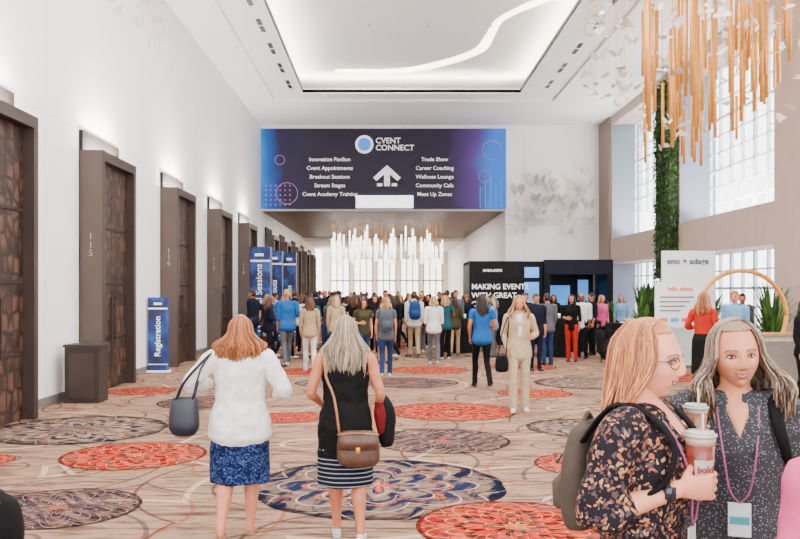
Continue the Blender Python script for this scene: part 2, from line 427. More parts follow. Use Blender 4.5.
# ---------------------------------------------------------------- big banner
def banner():
    e=empty('overhead_banner')
    m,nt,b=newmat('banner_print'); L=nt.links.new
    tc=N(nt,'ShaderNodeTexCoord'); sp=N(nt,'ShaderNodeSeparateXYZ'); L(tc.outputs['Object'],sp.inputs[0])
    mr=N(nt,'ShaderNodeMapRange'); mr.inputs['From Min'].default_value=-5.3; mr.inputs['From Max'].default_value=5.0; L(sp.outputs[0],mr.inputs['Value'])
    no=N(nt,'ShaderNodeTexNoise'); no.inputs['Scale'].default_value=.5; L(tc.outputs['Object'],no.inputs['Vector'])
    ad=N(nt,'ShaderNodeMath',operation='MULTIPLY_ADD'); ad.inputs[1].default_value=.12; L(no.outputs['Fac'],ad.inputs[0]); L(mr.outputs[0],ad.inputs[2])
    r=ramp(nt,[(.05,srgb(36,130,200)),(.10,srgb(30,80,150)),(.15,srgb(42,38,60)),(.3,srgb(42,37,50)),(.84,srgb(44,38,54)),(.95,srgb(80,60,120)),(1,srgb(50,110,200))],ad.outputs[0])
    L(r.outputs[0],b.inputs['Base Color']); L(r.outputs[0],b.inputs['Emission Color']); b.inputs['Emission Strength'].default_value=.3; b.inputs['Roughness'].default_value=.6; b.inputs['Specular IOR Level'].default_value=.15
    boxobj('panel',-5.3,5.0,34.85,34.98,5.25,8.62,m,parent=e)
    y=34.83
    ic=MB(); ic.loft([(-.95,y,7.95,.38,.38),(-.95,y-.03,7.95,.38,.38)],mat('logo_white',(.9,.93,1),em=.5),seg=32,sub=1,rnd=False)
    ic.loft([(-.95,y-.03,7.95,.27,.27),(-.95,y-.05,7.95,.27,.27)],mat('logo_blue',srgb(60,130,230),em=.5),seg=32,sub=1,rnd=False)
    vs=[(-.58,y,6.56),(0,y,7.08),(.58,y,6.56),(.44,y,6.42),(.12,y,6.70),(.12,y,6.2),(-.12,y,6.2),(-.12,y,6.70),(-.44,y,6.42)]
    ic.add(vs,[(0,1,7,8),(1,2,3,4),(1,4,5,6,7)],WHITE)
    ic.box(-.42,-.2,y-.01,y,6.2,6.32,WHITE); ic.box(.2,.42,y-.01,y,6.2,6.32,WHITE)
    ic.box(-1.3,1.1,y-.1,y+.1,5.28,5.8,mat('led_screen',(.95,.95,1),em=2))
    for cx,cz,rr in ((-4.2,5.9,.45),(4.4,7.7,.4),(4.1,6.6,.25),(-4.5,7.3,.2)):
        pts=[(cx+rr*math.cos(t*pi/12),y,cz+rr*math.sin(t*pi/12)) for t in range(25)]
        ic.tube(pts,.012,mat('deco_line',srgb(170,120,180),em=.3),sub=1,side=(0,1,0))
    for i in range(5): ic.box(3.9+i*.22,3.92+i*.22,y-.01,y,5.3,5.3+.9+.3*(i%3),mat('deco_teal',srgb(80,180,210),em=.3))
    dm=mat('deco_dot',srgb(200,90,160),em=.4)
    for i in range(6):
        for j in range(5): ic.box(-5.1+i*.2,-5.05+i*.2,y-.01,y,5.4+j*.2,5.45+j*.2,dm)
    ic.obj('graphics',parent=e,smooth=False)
    text('CVENT\nCONNECT',(-.48,y-.02,7.95),.33,WHITE,parent=e,align='LEFT',bold=.004,name='title',space=.9)
    for i,(a,c) in enumerate([('Innovation Pavilion','Trade Show'),('Cvent Appointments','Career Coaching'),('Breakout Sessions','Wellness Lounge'),('Stream Stages','Community Cafe'),('Cvent Academy Training','Meet Up Zones')]):
        zz=7.32-i*.365
        text(a,(-2.4,y,zz),.23,WHITE,parent=e,bold=.002,name='listing_l%d'%i); text(c,(2.0,y,zz),.23,WHITE,parent=e,bold=.002,name='listing_r%d'%i)
banner()

# ---------------------------------------------------------------- butterflies
def leafshape(b,c,sz,m,ax,ay,az):
    M=Matrix.Translation(c)@Matrix.Rotation(az,4,'Z')@Matrix.Rotation(ax,4,'X')@Matrix.Rotation(ay,4,'Y')
    for s in(-1,1):
        vs=[(0,0,0),(s*.25*sz,.3*sz,.12*sz),(s*.6*sz,.45*sz,.28*sz),(s*.62*sz,.1*sz,.28*sz),(s*.4*sz,-.15*sz,.2*sz),(s*.3*sz,-.45*sz,.14*sz),(s*.05*sz,-.2*sz,.02*sz)]
        b.add(vs,[(0,1,2,3,4),(0,4,5,6)],m,M)
BW=mat('butterfly_white',(.82,.80,.76),rough=.5)
BW2=mat('butterfly_pearl',(.62,.57,.53),rough=.4)
b=MB()
for i in range(52):
    x=5.3+3.3*R.random(); z=3.9+R.uniform(0,1.6)+R.uniform(0,1.5)+(x-5)*.1
    leafshape(b,(x,34.7,z),.32+.22*R.random(),BW2,pi/2+R.uniform(-.6,.6),R.uniform(-.9,.9),R.uniform(-.5,.5))
b.obj('wall_butterflies_sculpture',smooth=False)
b=MB()
for i in range(26):
    y=R.uniform(15,20); z=R.uniform(7.2,8.7)
    leafshape(b,(-5.25,y,z),.12+.1*R.random(),BW2,R.uniform(0,3),pi/2+R.uniform(-.4,.4),R.uniform(-.3,.3))
b.obj('wall_butterflies_sculpture',smooth=False)

def goldch():
    e=empty('butterfly_chandelier')
    b=MB(); n=0
    while n<85:
        x=R.uniform(4.6,8.4); y=R.uniform(12.5,20)
        if x/y<.30 or x/y>.49: continue
        n+=1
        q=(x/y-.30)/.2
        zb=1.8+ (R.uniform(125,225) + 110*max(0,q-.4))*y/830
        L=R.uniform(.9,2.4)
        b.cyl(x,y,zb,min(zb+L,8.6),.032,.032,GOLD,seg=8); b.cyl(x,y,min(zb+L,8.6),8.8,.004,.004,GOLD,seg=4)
    b.obj('rods',parent=e)
    c=MB(); n=0
    while n<230:
        x=R.uniform(3.3,8.2); y=R.uniform(12,20)
        if x/y<.235: continue
        z=R.uniform(5.0,8.4); n+=1
        if x/y<.3: z=max(z,6.2)
        leafshape(c,(x,y,z),.16+.13*R.random(),BW if n%3 else BW2,R.uniform(-1,1),R.uniform(-.6,.6),R.uniform(0,6))
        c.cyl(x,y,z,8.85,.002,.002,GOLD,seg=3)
    c.obj('butterflies',parent=e,smooth=False)
goldch()
def tubes():
    b=MB(); m=mat('chandelier_tube_glow',(1,.96,.9),em=3.5,var=.01); 
    for i in range(85):
        x=R.uniform(-2.8,2.7); y=R.uniform(39,49); zc=2.95+.55*abs(math.sin(x*1.3))+R.uniform(-.1,.6); h=R.uniform(.6,1.4)
        b.cyl(x,y,zc,zc+h,.045,.045,m,seg=8); b.cyl(x,y,zc+h,5.2,.006,.006,GOLD,seg=4)
    b.obj('tube_chandelier')
tubes()

# ---------------------------------------------------------------- plants
def greenwall():
    b=MB(); D=mat('moss_dark',g1(34,58,28),var=.4,scale=8,bump=.5)
    b.box(8.72,9.0,25.65,26.95,2.2,8.3,D)
    ms=[mat('leaf_%d'%i,g1(*c),var=.2) for i,c in enumerate([(70,110,40),(52,90,34),(100,134,60),(40,70,30)])]
    for i in range(2400):
        y=R.uniform(25.6,27.0); z=R.uniform(2.1,8.4); x=8.70
        if i%3==0: y=25.62; x=R.uniform(8.7,9.0)
        s=R.uniform(.06,.13); M=Matrix.Translation((x,y,z))@Matrix.Rotation(R.uniform(0,6),4,'Z')@Matrix.Rotation(R.uniform(-1.2,1.2),4,'X')
        b.add([(0,0,0),(s*.4,s*.5,.02),(0,s*1.4,-.02),(-s*.4,s*.5,.02)],[(0,1,2,3)],ms[i%4],M)
    b.obj('living_green_wall',smooth=False)
greenwall()
def plant(name,x,y,h,r,n=60,potc=(60,58,56),broad=False):
    b=MB(); P=mat('pot_%d'%potc[0],srgb(*potc)); 
    b.loft([(0,0,0,.14,.14),(0,0,.2,.18,.18),(0,0,.4,.2,.2)],P,seg=20,rnd=False); b.cyl(0,0,.36,.41,.18,.18,mat('soil',srgb(50,38,28)),seg=16)
    for i in range(n):
        a=R.uniform(0,2*pi); l=R.uniform(.4,1); hh=h*R.uniform(.5,1); rr=r*l; w=(.05 if broad else .022)*(1+R.random())
        m=mat('leaf_%d'%(i%4),(.1,.2,.1))
        vs=[];fs=[]
        for k in range(6):
            t=k/5; rad=rr*t**1.2; z=.4+(hh-.4)*(t*1.25-.35*t*t*t)*1.05; ww=w*math.sin(pi*min(.98,t*.85+.12))
            c=Vector((rad*math.cos(a),rad*math.sin(a),z)); sd=Vector((-math.sin(a),math.cos(a),0))
            vs+=[c-sd*ww,c+Vector((0,0,-.01)),c+sd*ww]
        for k in range(5):
            for q in (0,1): fs.append((k*3+q,k*3+q+1,k*3+q+4,k*3+q+3))
        b.add(vs,fs,m)
    o=b.obj(name); o.location=(x,y,0); return o
plant('potted_palm',8.3,17.9,2.1,.6,110); plant('potted_fern',8.45,15.6,1.7,.5,120,broad=True); plant('potted_fern',8.3,21.5,1.9,.6,80,broad=True)
plant('potted_shrub',8.3,13.6,1.6,.5,110,broad=True); plant('potted_shrub',7.4,26.9,1.6,.5,80,broad=True)
plant('potted_shrub',6.0,19.3,2.1,.4,90,broad=True)

b=MB(); rr=.92
pts=[(7.35+rr*math.cos(t*pi/24),17.2,1.3+rr*math.sin(t*pi/24)) for t in range(49)]
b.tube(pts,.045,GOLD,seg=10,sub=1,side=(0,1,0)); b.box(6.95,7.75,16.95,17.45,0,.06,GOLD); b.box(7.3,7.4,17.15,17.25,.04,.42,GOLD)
b.obj('gold_ring_arch')

# ---------------------------------------------------------------- booth, tables, signs
def booth():
    e=empty('exhibit_booth')
    BL=mat('booth_black',srgb(8,9,12),rough=.5,spec=.15); NV=mat('booth_navy',srgb(12,17,32),rough=.45,em=.05,spec=.15)
    SC=mat('booth_screen',srgb(60,130,200),em=1.6,scale=1.5,var=.5)
    b=MB()
    b.box(2.75,4.5,27.7,27.95,0,2.8,BL); b.box(4.5,5.25,27.9,28.1,0,2.8,BL); b.box(5.25,7.55,27.7,27.85,2.35,2.85,NV); b.box(5.25,5.45,27.7,27.9,0,2.4,BL); b.box(7.35,7.55,27.7,27.9,0,2.4,BL)
    b.box(5.45,7.35,29.6,29.75,0,2.8,NV); b.box(2.75,2.9,27.95,30,0,2.8,BL); b.box(7.4,7.55,27.9,30,0,2.8,NV); b.box(2.75,7.55,27.95,30,2.7,2.8,BL)
    b.obj('shell',parent=e,smooth=False,bevel=.01)
    s=MB(); s.box(5.7,6.5,29.5,29.58,1.3,2.0,SC); s.box(6.8,7.15,29.5,29.58,.9,2.2,SC); s.box(4.62,5.1,27.85,27.9,1.3,2.1,SC); s.box(4.62,5.1,27.85,27.9,2.25,2.6,SC); s.box(4.62,5.1,27.85,27.9,.7,1.15,WHITE)
    s.box(6.2,7.1,28.6,29.1,0,1.05,NV)
    s.obj('screens',parent=e,smooth=False)
    text('MAKING EVENTS\nWITH GREAT\nONLINE',(2.82,27.68,1.65),.25,WHITE,parent=e,align='LEFT',bold=.004,name='slogan',space=1.15)
    text('avan.com',(3.2,27.68,2.5),.17,WHITE,parent=e,align='LEFT',bold=.003,name='web_address')
booth()
def totem(name,x,y,w,h,txt=None,d=.12,ts=.42):
    e=empty(name)
    m,nt,bs=newmat('totem_print'); tc=N(nt,'ShaderNodeTexCoord'); no=N(nt,'ShaderNodeTexNoise'); no.inputs['Scale'].default_value=2.4; nt.links.new(tc.outputs['Object'],no.inputs['Vector'])
    r=ramp(nt,[(.35,g1(28,38,84)),(.5,g1(34,60,124)),(.62,g1(50,110,176)),(.7,g1(76,60,130))],no.outputs['Fac']); nt.links.new(r.outputs[0],bs.inputs['Base Color']); bs.inputs['Roughness'].default_value=.5
    nt.links.new(r.outputs[0],bs.inputs['Emission Color']); bs.inputs['Emission Strength'].default_value=.1
    b=MB(); b.box(x-w/2,x+w/2,y,y+d,.04,h,m); b.box(x-w/2-.03,x+w/2+.03,y-.05,y+d+.05,0,.04,WHITE); b.box(x-w/2,x+w/2,y-.005,y,h*.84,h*.86,WHITE); b.box(x-w/2,x+w/2,y-.004,y,h*.1,h*.11,WHITE)
    b.box(x-w*.2,x+w*.2,y-.006,y,h*.9,h*.93,WHITE)
    b.obj('board',parent=e,smooth=False)
    if txt:
        text(txt,(x,y-.012,h*.48),w*ts,WHITE,parent=e,rot=(pi/2,-pi/2,0),bold=.002,name='caption')
totem('sign_totem',-5.08,18.4,.44,1.66,'Registration')
totem('directional_sign_totem',-4.62,30,.8,3.4,'General Sessions',.5)
totem('directional_sign_totem',-4.5,33.2,.6,3.4,'Breakouts',.4,.5)
totem('directional_sign_totem',-4.3,36.5,.6,3.5,'Stages',.4,.5)

b=MB(); BR=mat('bin_brown',srgb(50,41,37),rough=.6,spec=.2)
b.box(-5.17,-4.62,13.3,13.75,0,.9,BR); b.box(-5.19,-4.60,13.28,13.77,.9,.94,BRONZE); b.box(-5.05,-4.75,13.4,13.65,.94,.945,BLACK); b.box(-5.1,-4.69,13.29,13.3,.08,.8,BRONZE)
b.obj('litter_bin',smooth=False,bevel=.012)
def ctable(x,y,r,h):
    b=MB(); C=cloth('tablecloth_black',(24,24,26),rough=.8)
    vs=[];fs=[];seg=48;prof=[(0,h),(r*.97,h),(r,h-.02),(r*.93,h*.6),(r*.98,h*.25),(r*1.05,.01)]
    for j,(rr,z) in enumerate(prof):
        for k in range(seg):
            t=2*pi*k/seg; q=rr*(1+ (0 if j<3 else .05*math.cos(t*12)*(j-2)/3)); vs.append((q*math.cos(t),q*math.sin(t),z))
    for j in range(len(prof)-1):
        for k in range(seg): fs.append((j*seg+k,(j+1)*seg+k,(j+1)*seg+(k+1)%seg,j*seg+(k+1)%seg))
    b.add(vs,fs,C); b.box(-.1,.05,-.05,.1,h,h+.02,WHITE); b.cyl(.15,.1,h,h+.12,.03,.035,WHITE,seg=10)
    o=b.obj('draped_cocktail_table'); o.location=(x,y,0)
for t in [(4.6,22.8,.42,1.06),(6.35,22.2,.5,.95),(2.15,24.4,.45,1.0),(5.55,24.8,.4,1.05)]: ctable(*t)
def lounge(x,y,rz):
    b=MB(); C=cloth('charcoal_seat',(44,42,44)); 
    b.loft([(0,0,.22,.3,.28),(0,0,.3,.34,.32),(0,0,.42,.34,.32),(0,0,.45,.3,.28)],C,seg=24,power=.8)
    for i in range(11):
        a=-pi*.05+pi*1.1*i/10; b.loft([(.31*math.cos(a),.29*math.sin(a),.4,.06,.05),(.35*math.cos(a),.33*math.sin(a),.62,.065,.05),(.36*math.cos(a),.34*math.sin(a),.8,.06,.045)],C,seg=8)
    for sx in(-1,1):
        for sy in(-1,1): b.cyl(sx*.2,sy*.2,0,.24,.014,.02,BLACK,seg=8)
    o=b.obj('lounge_chair'); o.location=(x,y,0); o.rotation_euler=(0,0,rz)
lounge(5.6,20.6,.3)
def poster():
    e=empty('poster_sign'); b=MB(); W=mat('poster_white',(.8,.81,.83),em=.05,var=.02)
    b.box(5.95,7.1,18.4,18.45,1.0,2.0,W)
    for x in (6.1,6.95): b.box(x-.02,x+.02,18.45,18.5,0,1.9,TRIM); b.box(x-.03,x+.03,18.25,18.7,0,.03,TRIM)
    for i,c in enumerate([(240,150,40),(60,170,220),(230,80,120),(110,190,90)]):
        b.box(6.05+i*.24,6.22+i*.24,18.385,18.4,1.12,1.2,mat('pc_%d'%i,g1(*c)))
        b.box(6.05,6.5+.1*i,18.388,18.4,1.35+i*.1,1.38+i*.1,TRIM)
    b.obj('board',parent=e,smooth=False)
    text('info stand',(6.5,18.385,1.85),.14,mat('pc_orange',g1(235,140,30)),parent=e,bold=.003,name='heading')
    e=empty('exhibitor_display_panel'); b=MB(); b.box(6.5,7.75,19.6,19.68,0,2.75,W); b.box(6.45,7.8,19.5,19.78,0,.05,TRIM); b.obj('board',parent=e,smooth=False)
    text('eno + adage',(7.1,19.58,2.5),.2,mat('pc_grey',srgb(50,70,110)),parent=e,bold=.004,name='heading')
poster()
def counter():
    b=MB(); W=mat('counter_white',(.6,.59,.57)); WD=mat('counter_top_oak',g1(180,140,100))
    b.box(6.3,7.7,14.9,15.5,0,.98,W); b.box(6.25,7.75,14.85,15.55,.98,1.03,WD); b.box(6.3,7.7,14.89,14.9,.1,.9,mat('counter_panel',g1(150,140,132)))
    b.obj('reception_counter',smooth=False,bevel=.01)
counter()
b=MB(); b.loft([(-2.66,5.55,.03,.2,.14),(-2.66,5.55,.2,.22,.15),(-2.66,5.55,.38,.18,.12),(-2.66,5.55,.44,.1,.07)],cloth('duffel_black',(22,22,25)),seg=20,power=.75)
b.tube([(-2.78,5.45,.4),(-2.72,5.42,.5),(-2.6,5.42,.5),(-2.54,5.45,.4)],.012,BLACK); b.obj('duffel_bag')

# ---------------------------------------------------------------- people
EYEW=mat('eye_white',(.42,.39,.37),rough=.2,var=.01); IRIS=mat('eye_iris',srgb(34,32,30),rough=.1); LIP=mat('lip_rose',deep(srgb(172,90,84),1.6),rough=.45); TEETH=mat('teeth',(.5,.47,.43),rough=.3,var=.01)
LASH=mat('lash_dark',srgb(44,30,26)); BROW=mat('brow_brown',srgb(98,66,48))
def headpt(x,y,z):
    X=.073*x; Y=.094*y; Z=.115*z; t=max(0,-z)
    X*=1-.27*t**1.9
    if y<0: Y*=1-.5*t**1.1
    else: Y*=1-.06*t
    if y>0:
        e=lambda a,s:math.exp(-(a/s)**2)
        if Z>-.036: f=e(Z+.036,.024)
        else: f=e(Z+.036,.0085)
        Y+=.0195*e(X,.0095+.005*max(0,min(1,(-Z)/.036)))*f*y
        Y+=.008*e(X,.0085)*e(Z+.006,.022)
        for s in(-1,1):
            Y-=.012*e(X-s*.030,.0155)*e(Z,.0125)
            Y+=.007*e(X-s*.042,.018)*e(Z+.032,.017)
            Y+=.0045*e(X-s*.028,.02)*e(Z-.020,.008)
            Y+=.006*e(X-s*.0125,.005)*e(Z+.038,.006)
            Y-=.0032*e(X-s*.030,.005)*e(Z+.052,.014)
            Y-=.005*e(X-s*.055,.012)*e(Z+.065,.02)
        Y+=.006*e(X,.024)*e(Z+.062,.012); Y-=.005*e(X,.016)*e(Z+.080,.005); Y+=.009*e(X,.017)*e(Z+.098,.013)
    return X,Y,Z
def surf(X,Z):
    z=max(-.98,min(.98,Z/.115)); t=max(0,-z); x=X/(.073*(1-.27*t**1.9)); q=1-x*x-z*z
    return headpt(x,math.sqrt(max(q,.001)),z)[1]
def head(SK,FA,HM,M,near,smile=True,glasses=False):
    seg,rg=(112,76) if near else (24,16)
    vs=[];fs=[]
    for i in range(rg+1):
        ph=pi*i/rg
        for k in range(seg):
            u=2*pi*k/seg; th=u-.55*math.sin(u)
            vs.append(headpt(math.sin(ph)*math.sin(th),math.sin(ph)*math.cos(th),math.cos(ph)))
    for i in range(rg):
        for k in range(seg): fs.append((i*seg+k,i*seg+(k+1)%seg,(i+1)*seg+(k+1)%seg,(i+1)*seg+k))
    SK[0].add(vs,fs,SK[1],M)
    for s in(-1,1):
        SK[0].loft([(s*.070,-.006,-.03,.006,.008),(s*.077,-.010,-.012,.007,.014),(s*.080,-.012,.010,.007,.017),(s*.076,-.010,.026,.006,.010)],SK[1],seg=8,M=M)
    n=10 if near else 6
    for s in(-1,1):
        ye=surf(s*.031,0)
        FA.ball((s*.031,ye-.0030,0),(.0132,.0085,.0060 if smile else .007),EYEW,seg=n+6,rings=n,M=M)
        FA.ball((s*.031,ye+.0022,0.0003),(.0060,.0040,.0056),IRIS,seg=n,rings=n,M=M)
        FA.tube([(s*x,surf(s*x,z)+.0046-abs(x-.031)*.12,z) for x,z in((.018,-.0005),(.024,.0050),(.032,.0066),(.040,.0045),(.0468,-.0012))],.0019 if near else .0018,LASH,seg=5,M=M)
        if near: FA.tube([(s*x,surf(s*x,z)+.0030-abs(x-.031)*.10,z) for x,z in((.020,-.003),(.026,-.0058),(.033,-.0064),(.041,-.0042))],.0008,LASH,seg=5,M=M)
        FA.loft([(s*x,surf(s*x,z)+.0003,z,.0028,.0016) for x,z in((.015,.019),(.026,.0225),(.038,.0225),(.049,.016))],BROW,seg=6,M=M)
        if near: FA.ball((s*.0062,surf(.006,-.044)+.001,-.0445),(.0022,.002,.0012),LASH,seg=8,rings=6,M=M)
    w=.025 if smile else .021; c=.0075 if smile else .001
    def mp(x,z,o=.0005): return (x,surf(x,z)+o,z)
    xs=[-1,-.6,-.2,.2,.6,1]
    up=[mp(w*x,-.059+c*x*x*.9-.0010*(abs(x)<.3),.0008) for x in xs]
    lo=[mp(w*x,-.059+c*x*x*.9-(.0115 if smile else .006)*(1-x*x),.0008) for x in xs]
    for pp in (up,lo): FA.loft([(*p,.0028*(1-.6*abs(x)),.0030*(1-.6*abs(x))) for p,x in zip(pp,xs)],LIP,seg=7,M=M)
    if smile:
        vs=[];
        for a,bb in zip(up,lo): vs+= [Vector(a)+Vector((0,.0002,0)),(Vector(a)+Vector(bb))/2+Vector((0,.0008,0)),Vector(bb)+Vector((0,.0002,0))]
        fs=[]
        for k in range(5):
            for q in(0,1): fs.append((k*3+q,k*3+q+1,k*3+q+4,k*3+q+3))
        FA.add(vs,fs,TEETH,M)
    if glasses:
        G=mat('glasses_frame',srgb(50,36,32),rough=.3); yg=surf(.031,0)+.019
        for s in(-1,1):
            pts=[(s*.032+.023*math.cos(t*pi/8),yg-.012*abs(math.cos(t*pi/8))*(1 if s*math.cos(t*pi/8)>0 else 0),-.003+.017*math.sin(t*pi/8)) for t in range(17)]
            FA.tube(pts,.0017,G,seg=6,sub=1,M=M,side=(0,1,0))
            FA.tube([(s*.055,yg-.012,.004),(s*.077,.04,.004),(s*.080,-.015,.004)],.0016,G,seg=5,M=M)
        FA.tube([(-.009,yg,.003),(0,yg+.003,.006),(.009,yg,.003)],.0015,G,seg=5,M=M)
def hair(B,m,M,style,ln,near,wave=.01,seed=0,spread=1.0,gap=.95,part=.015,front=False,vol=1.0):
    rr=random.Random(seed)
    seg,rg=(40,26) if near else (22,14)
    vs=[];fs=[];keep={}
    for i in range(rg+1):
        ph=pi*i/rg
        for k in range(seg):
            th=2*pi*k/seg; x,y,z=math.sin(ph)*math.sin(th),math.sin(ph)*math.cos(th),math.cos(ph)
            X,Y,Z=headpt(x,y*.98,z) if y<0 else (.073*x,.090*y,.115*z)
            f=1.08*vol if z>-.2 else 1.05
            vs.append((X*f,Y*f-.004,Z*f+.002))
            az=abs(math.atan2(x,y))
            if style=='short': ok=(z>.62) or (az>1.05 and z>.15) or (az>1.5 and z>-.25) or(az>2.0 and z>-.6)
            else: ok=(z>.74) or (az>.9 and z>.45) or (az>1.25 and z>-.2) or (az>1.6 and z>-.75)
            keep[(i,k)]=ok
    for i in range(rg):
        for k in range(seg):
            k2=(k+1)%seg
            if keep[(i,k)] and keep[(i,k2)] : fs.append((i*seg+k,i*seg+k2,(i+1)*seg+k2,(i+1)*seg+k))
    B.add(vs,fs,m,M)
    if style=='short':
        n=60 if near else 22
        for i in range(n):
            th=rr.uniform(-pi,pi); p=rr.uniform(.15,1.2 if abs(th)>1.1 else .75)
            P=[]
            for q in range(4):
                pp=p+q*.13; x,y,z=math.sin(pp)*math.sin(th),math.sin(pp)*math.cos(th),math.cos(pp)
                P.append((.073*x*1.13,.092*y*1.13-.004,.115*z*1.12,.011,.005))
            B.loft(P,m,seg=5,sub=2,M=M,side=(math.cos(th),-math.sin(th),0))
        return
    n=600 if near else 34
    lw=.0038 if near else .024
    for i in range(n):
        a=gap+(2*pi-2*gap)*(i+rr.random()*.9)/n; sgn=1 if a<pi else -1
        af=a if a<pi else 2*pi-a
        sx,cy=math.sin(a),math.cos(a)
        j=rr.uniform(.97,1.10)*vol
        y0=.06*cy+rr.uniform(-.012,.012)
        L=ln*rr.uniform(.74,1.06)
        P=[(part+.006*sgn,y0,.1175*min(1.03,1.0*vol),lw*.5,.003)]
        for el,f in((.95,1.11),(.45,1.14),(0.0,1.15)):
            P.append((math.cos(el)*sx*.073*f*j,math.cos(el)*cy*.094*f*j-.004,math.sin(el)*.115*f,lw,.004))
        bx=sx*.092*spread*j; by=cy*.10*j
        if front and af<1.75:
            bx=sgn*(.072+.045*rr.random())*spread; by=.035+.06*rr.random()
        elif af<2.0: by=min(by,-.03)
        else: by=min(by,-.07)
        ph=a*4+rr.uniform(0,2.2) ; K=6 if near else 5
        for q in range(1,K+1):
            t=q/K; z=-.02+(-L-(-.02))*t
            wv=wave*math.sin(ph+t*8)*(.4+t)
            e=1.0+.25*math.sin(t*pi)*(spread-.8)
            x0=sx*.073*1.16*j; yy0=cy*.094*1.16*j-.004
            tt=min(1,t*2.0)
            X=x0+(bx-x0)*tt; Y=yy0+(by-yy0)*tt
            if not(front and af<1.75): Y-=.025*t
            P.append((X*e+wv*cy+rr.uniform(-.4,.4)*wave,Y*e-wv*sx*.8,z,lw*(1.1-.75*t**3),.0040*(1.1-.6*t)))
        B.loft(P,m,seg=5,sub=2,M=M,side=(cy,-sx,0))
def hand(B,w,d,nrm,m,side,curl=.45,sc=1,seg=8,thumb=.5):
    w=Vector(w);d=Vector(d).normalized(); n=Vector(nrm); n=(n-d*n.dot(d)).normalized(); u=d.cross(n)*side
    q=lambda f,s,t:tuple(w+d*f*sc+u*s*sc+n*t*sc)
    B.loft([(*q(-.02,0,0),.024*sc,.018*sc),(*q(.02,.0,0),.030*sc,.016*sc),(*q(.055,0,.0),.038*sc,.014*sc),(*q(.088,0,0),.038*sc,.011*sc)],m,seg=10,side=tuple(u))
    for i,(off,l) in enumerate(((.031,.070),(.0105,.079),(-.0105,.073),(-.031,.058))):
        p=Vector(q(.082,off,0)); ang=0; pts=[(*p,.0088*sc,.009*sc)]
        dr=d
        for j,(fr,c) in enumerate(((.44,curl),(.31,curl*1.15),(.25,curl*.8))):
            ang+=c*(1+.08*i); dr=d*math.cos(ang)+n*math.sin(ang); p=p+dr*l*fr*sc; r=(.0080,.0072,.006)[j]*sc; pts.append((*p,r,r))
        B.loft(pts,m,seg=seg,sub=2,side=tuple(u))
    p=Vector(q(.018,.026,.004)); t1=(d*.62+u*.62+n*(.15+thumb*.5)).normalized(); t2=(d*.85+u*.15+n*(.2+thumb)).normalized()
    a=p+t1*.038*sc; bb=a+t2*.03*sc; c=bb+t2*.022*sc
    B.loft([(*p,.013*sc,.013*sc),(*a,.0115*sc,.011*sc),(*bb,.0095*sc,.009*sc),(*c,.0075*sc,.007*sc)],m,seg=seg,sub=2,side=tuple(u))

TORSO=[(.70,-.005,.168,.118),(.80,-.01,.172,.118),(.90,-.015,.170,.118),(1.0,-.005,.152,.104),(1.09,0,.134,.092),(1.18,.004,.140,.098),(1.27,.014,.150,.110),(1.345,.003,.158,.094),(1.40,-.008,.140,.074),(1.435,-.012,.092,.056),(1.455,-.010,.064,.050)]
STAND=dict(shL=(-.165,-.01,1.385),elL=(-.205,-.02,1.12),wrL=(-.20,.06,.885),hdL=(0,.15,-1),hnL=(1,0,0),
           shR=(.165,-.01,1.385),elR=(.205,-.02,1.12),wrR=(.20,.06,.885),hdR=(0,.15,-1),hnR=(-1,0,0),
           hpL=(-.088,0,.90),knL=(-.090,.015,.49),anL=(-.092,-.02,.085),hpR=(.088,0,.90),knR=(.090,.015,.49),anR=(.092,-.02,.085),
           footL=(-.1,1,0),footR=(.1,1,0),curl=.35)
WALKL=dict(knL=(-.085,.16,.50),anL=(-.08,.20,.09),knR=(.085,-.03,.48),anR=(.085,-.26,.14))
WALKR=dict(knR=(.085,.16,.50),anR=(.08,.20,.09),knL=(-.085,-.03,.48),anL=(-.085,-.26,.14))
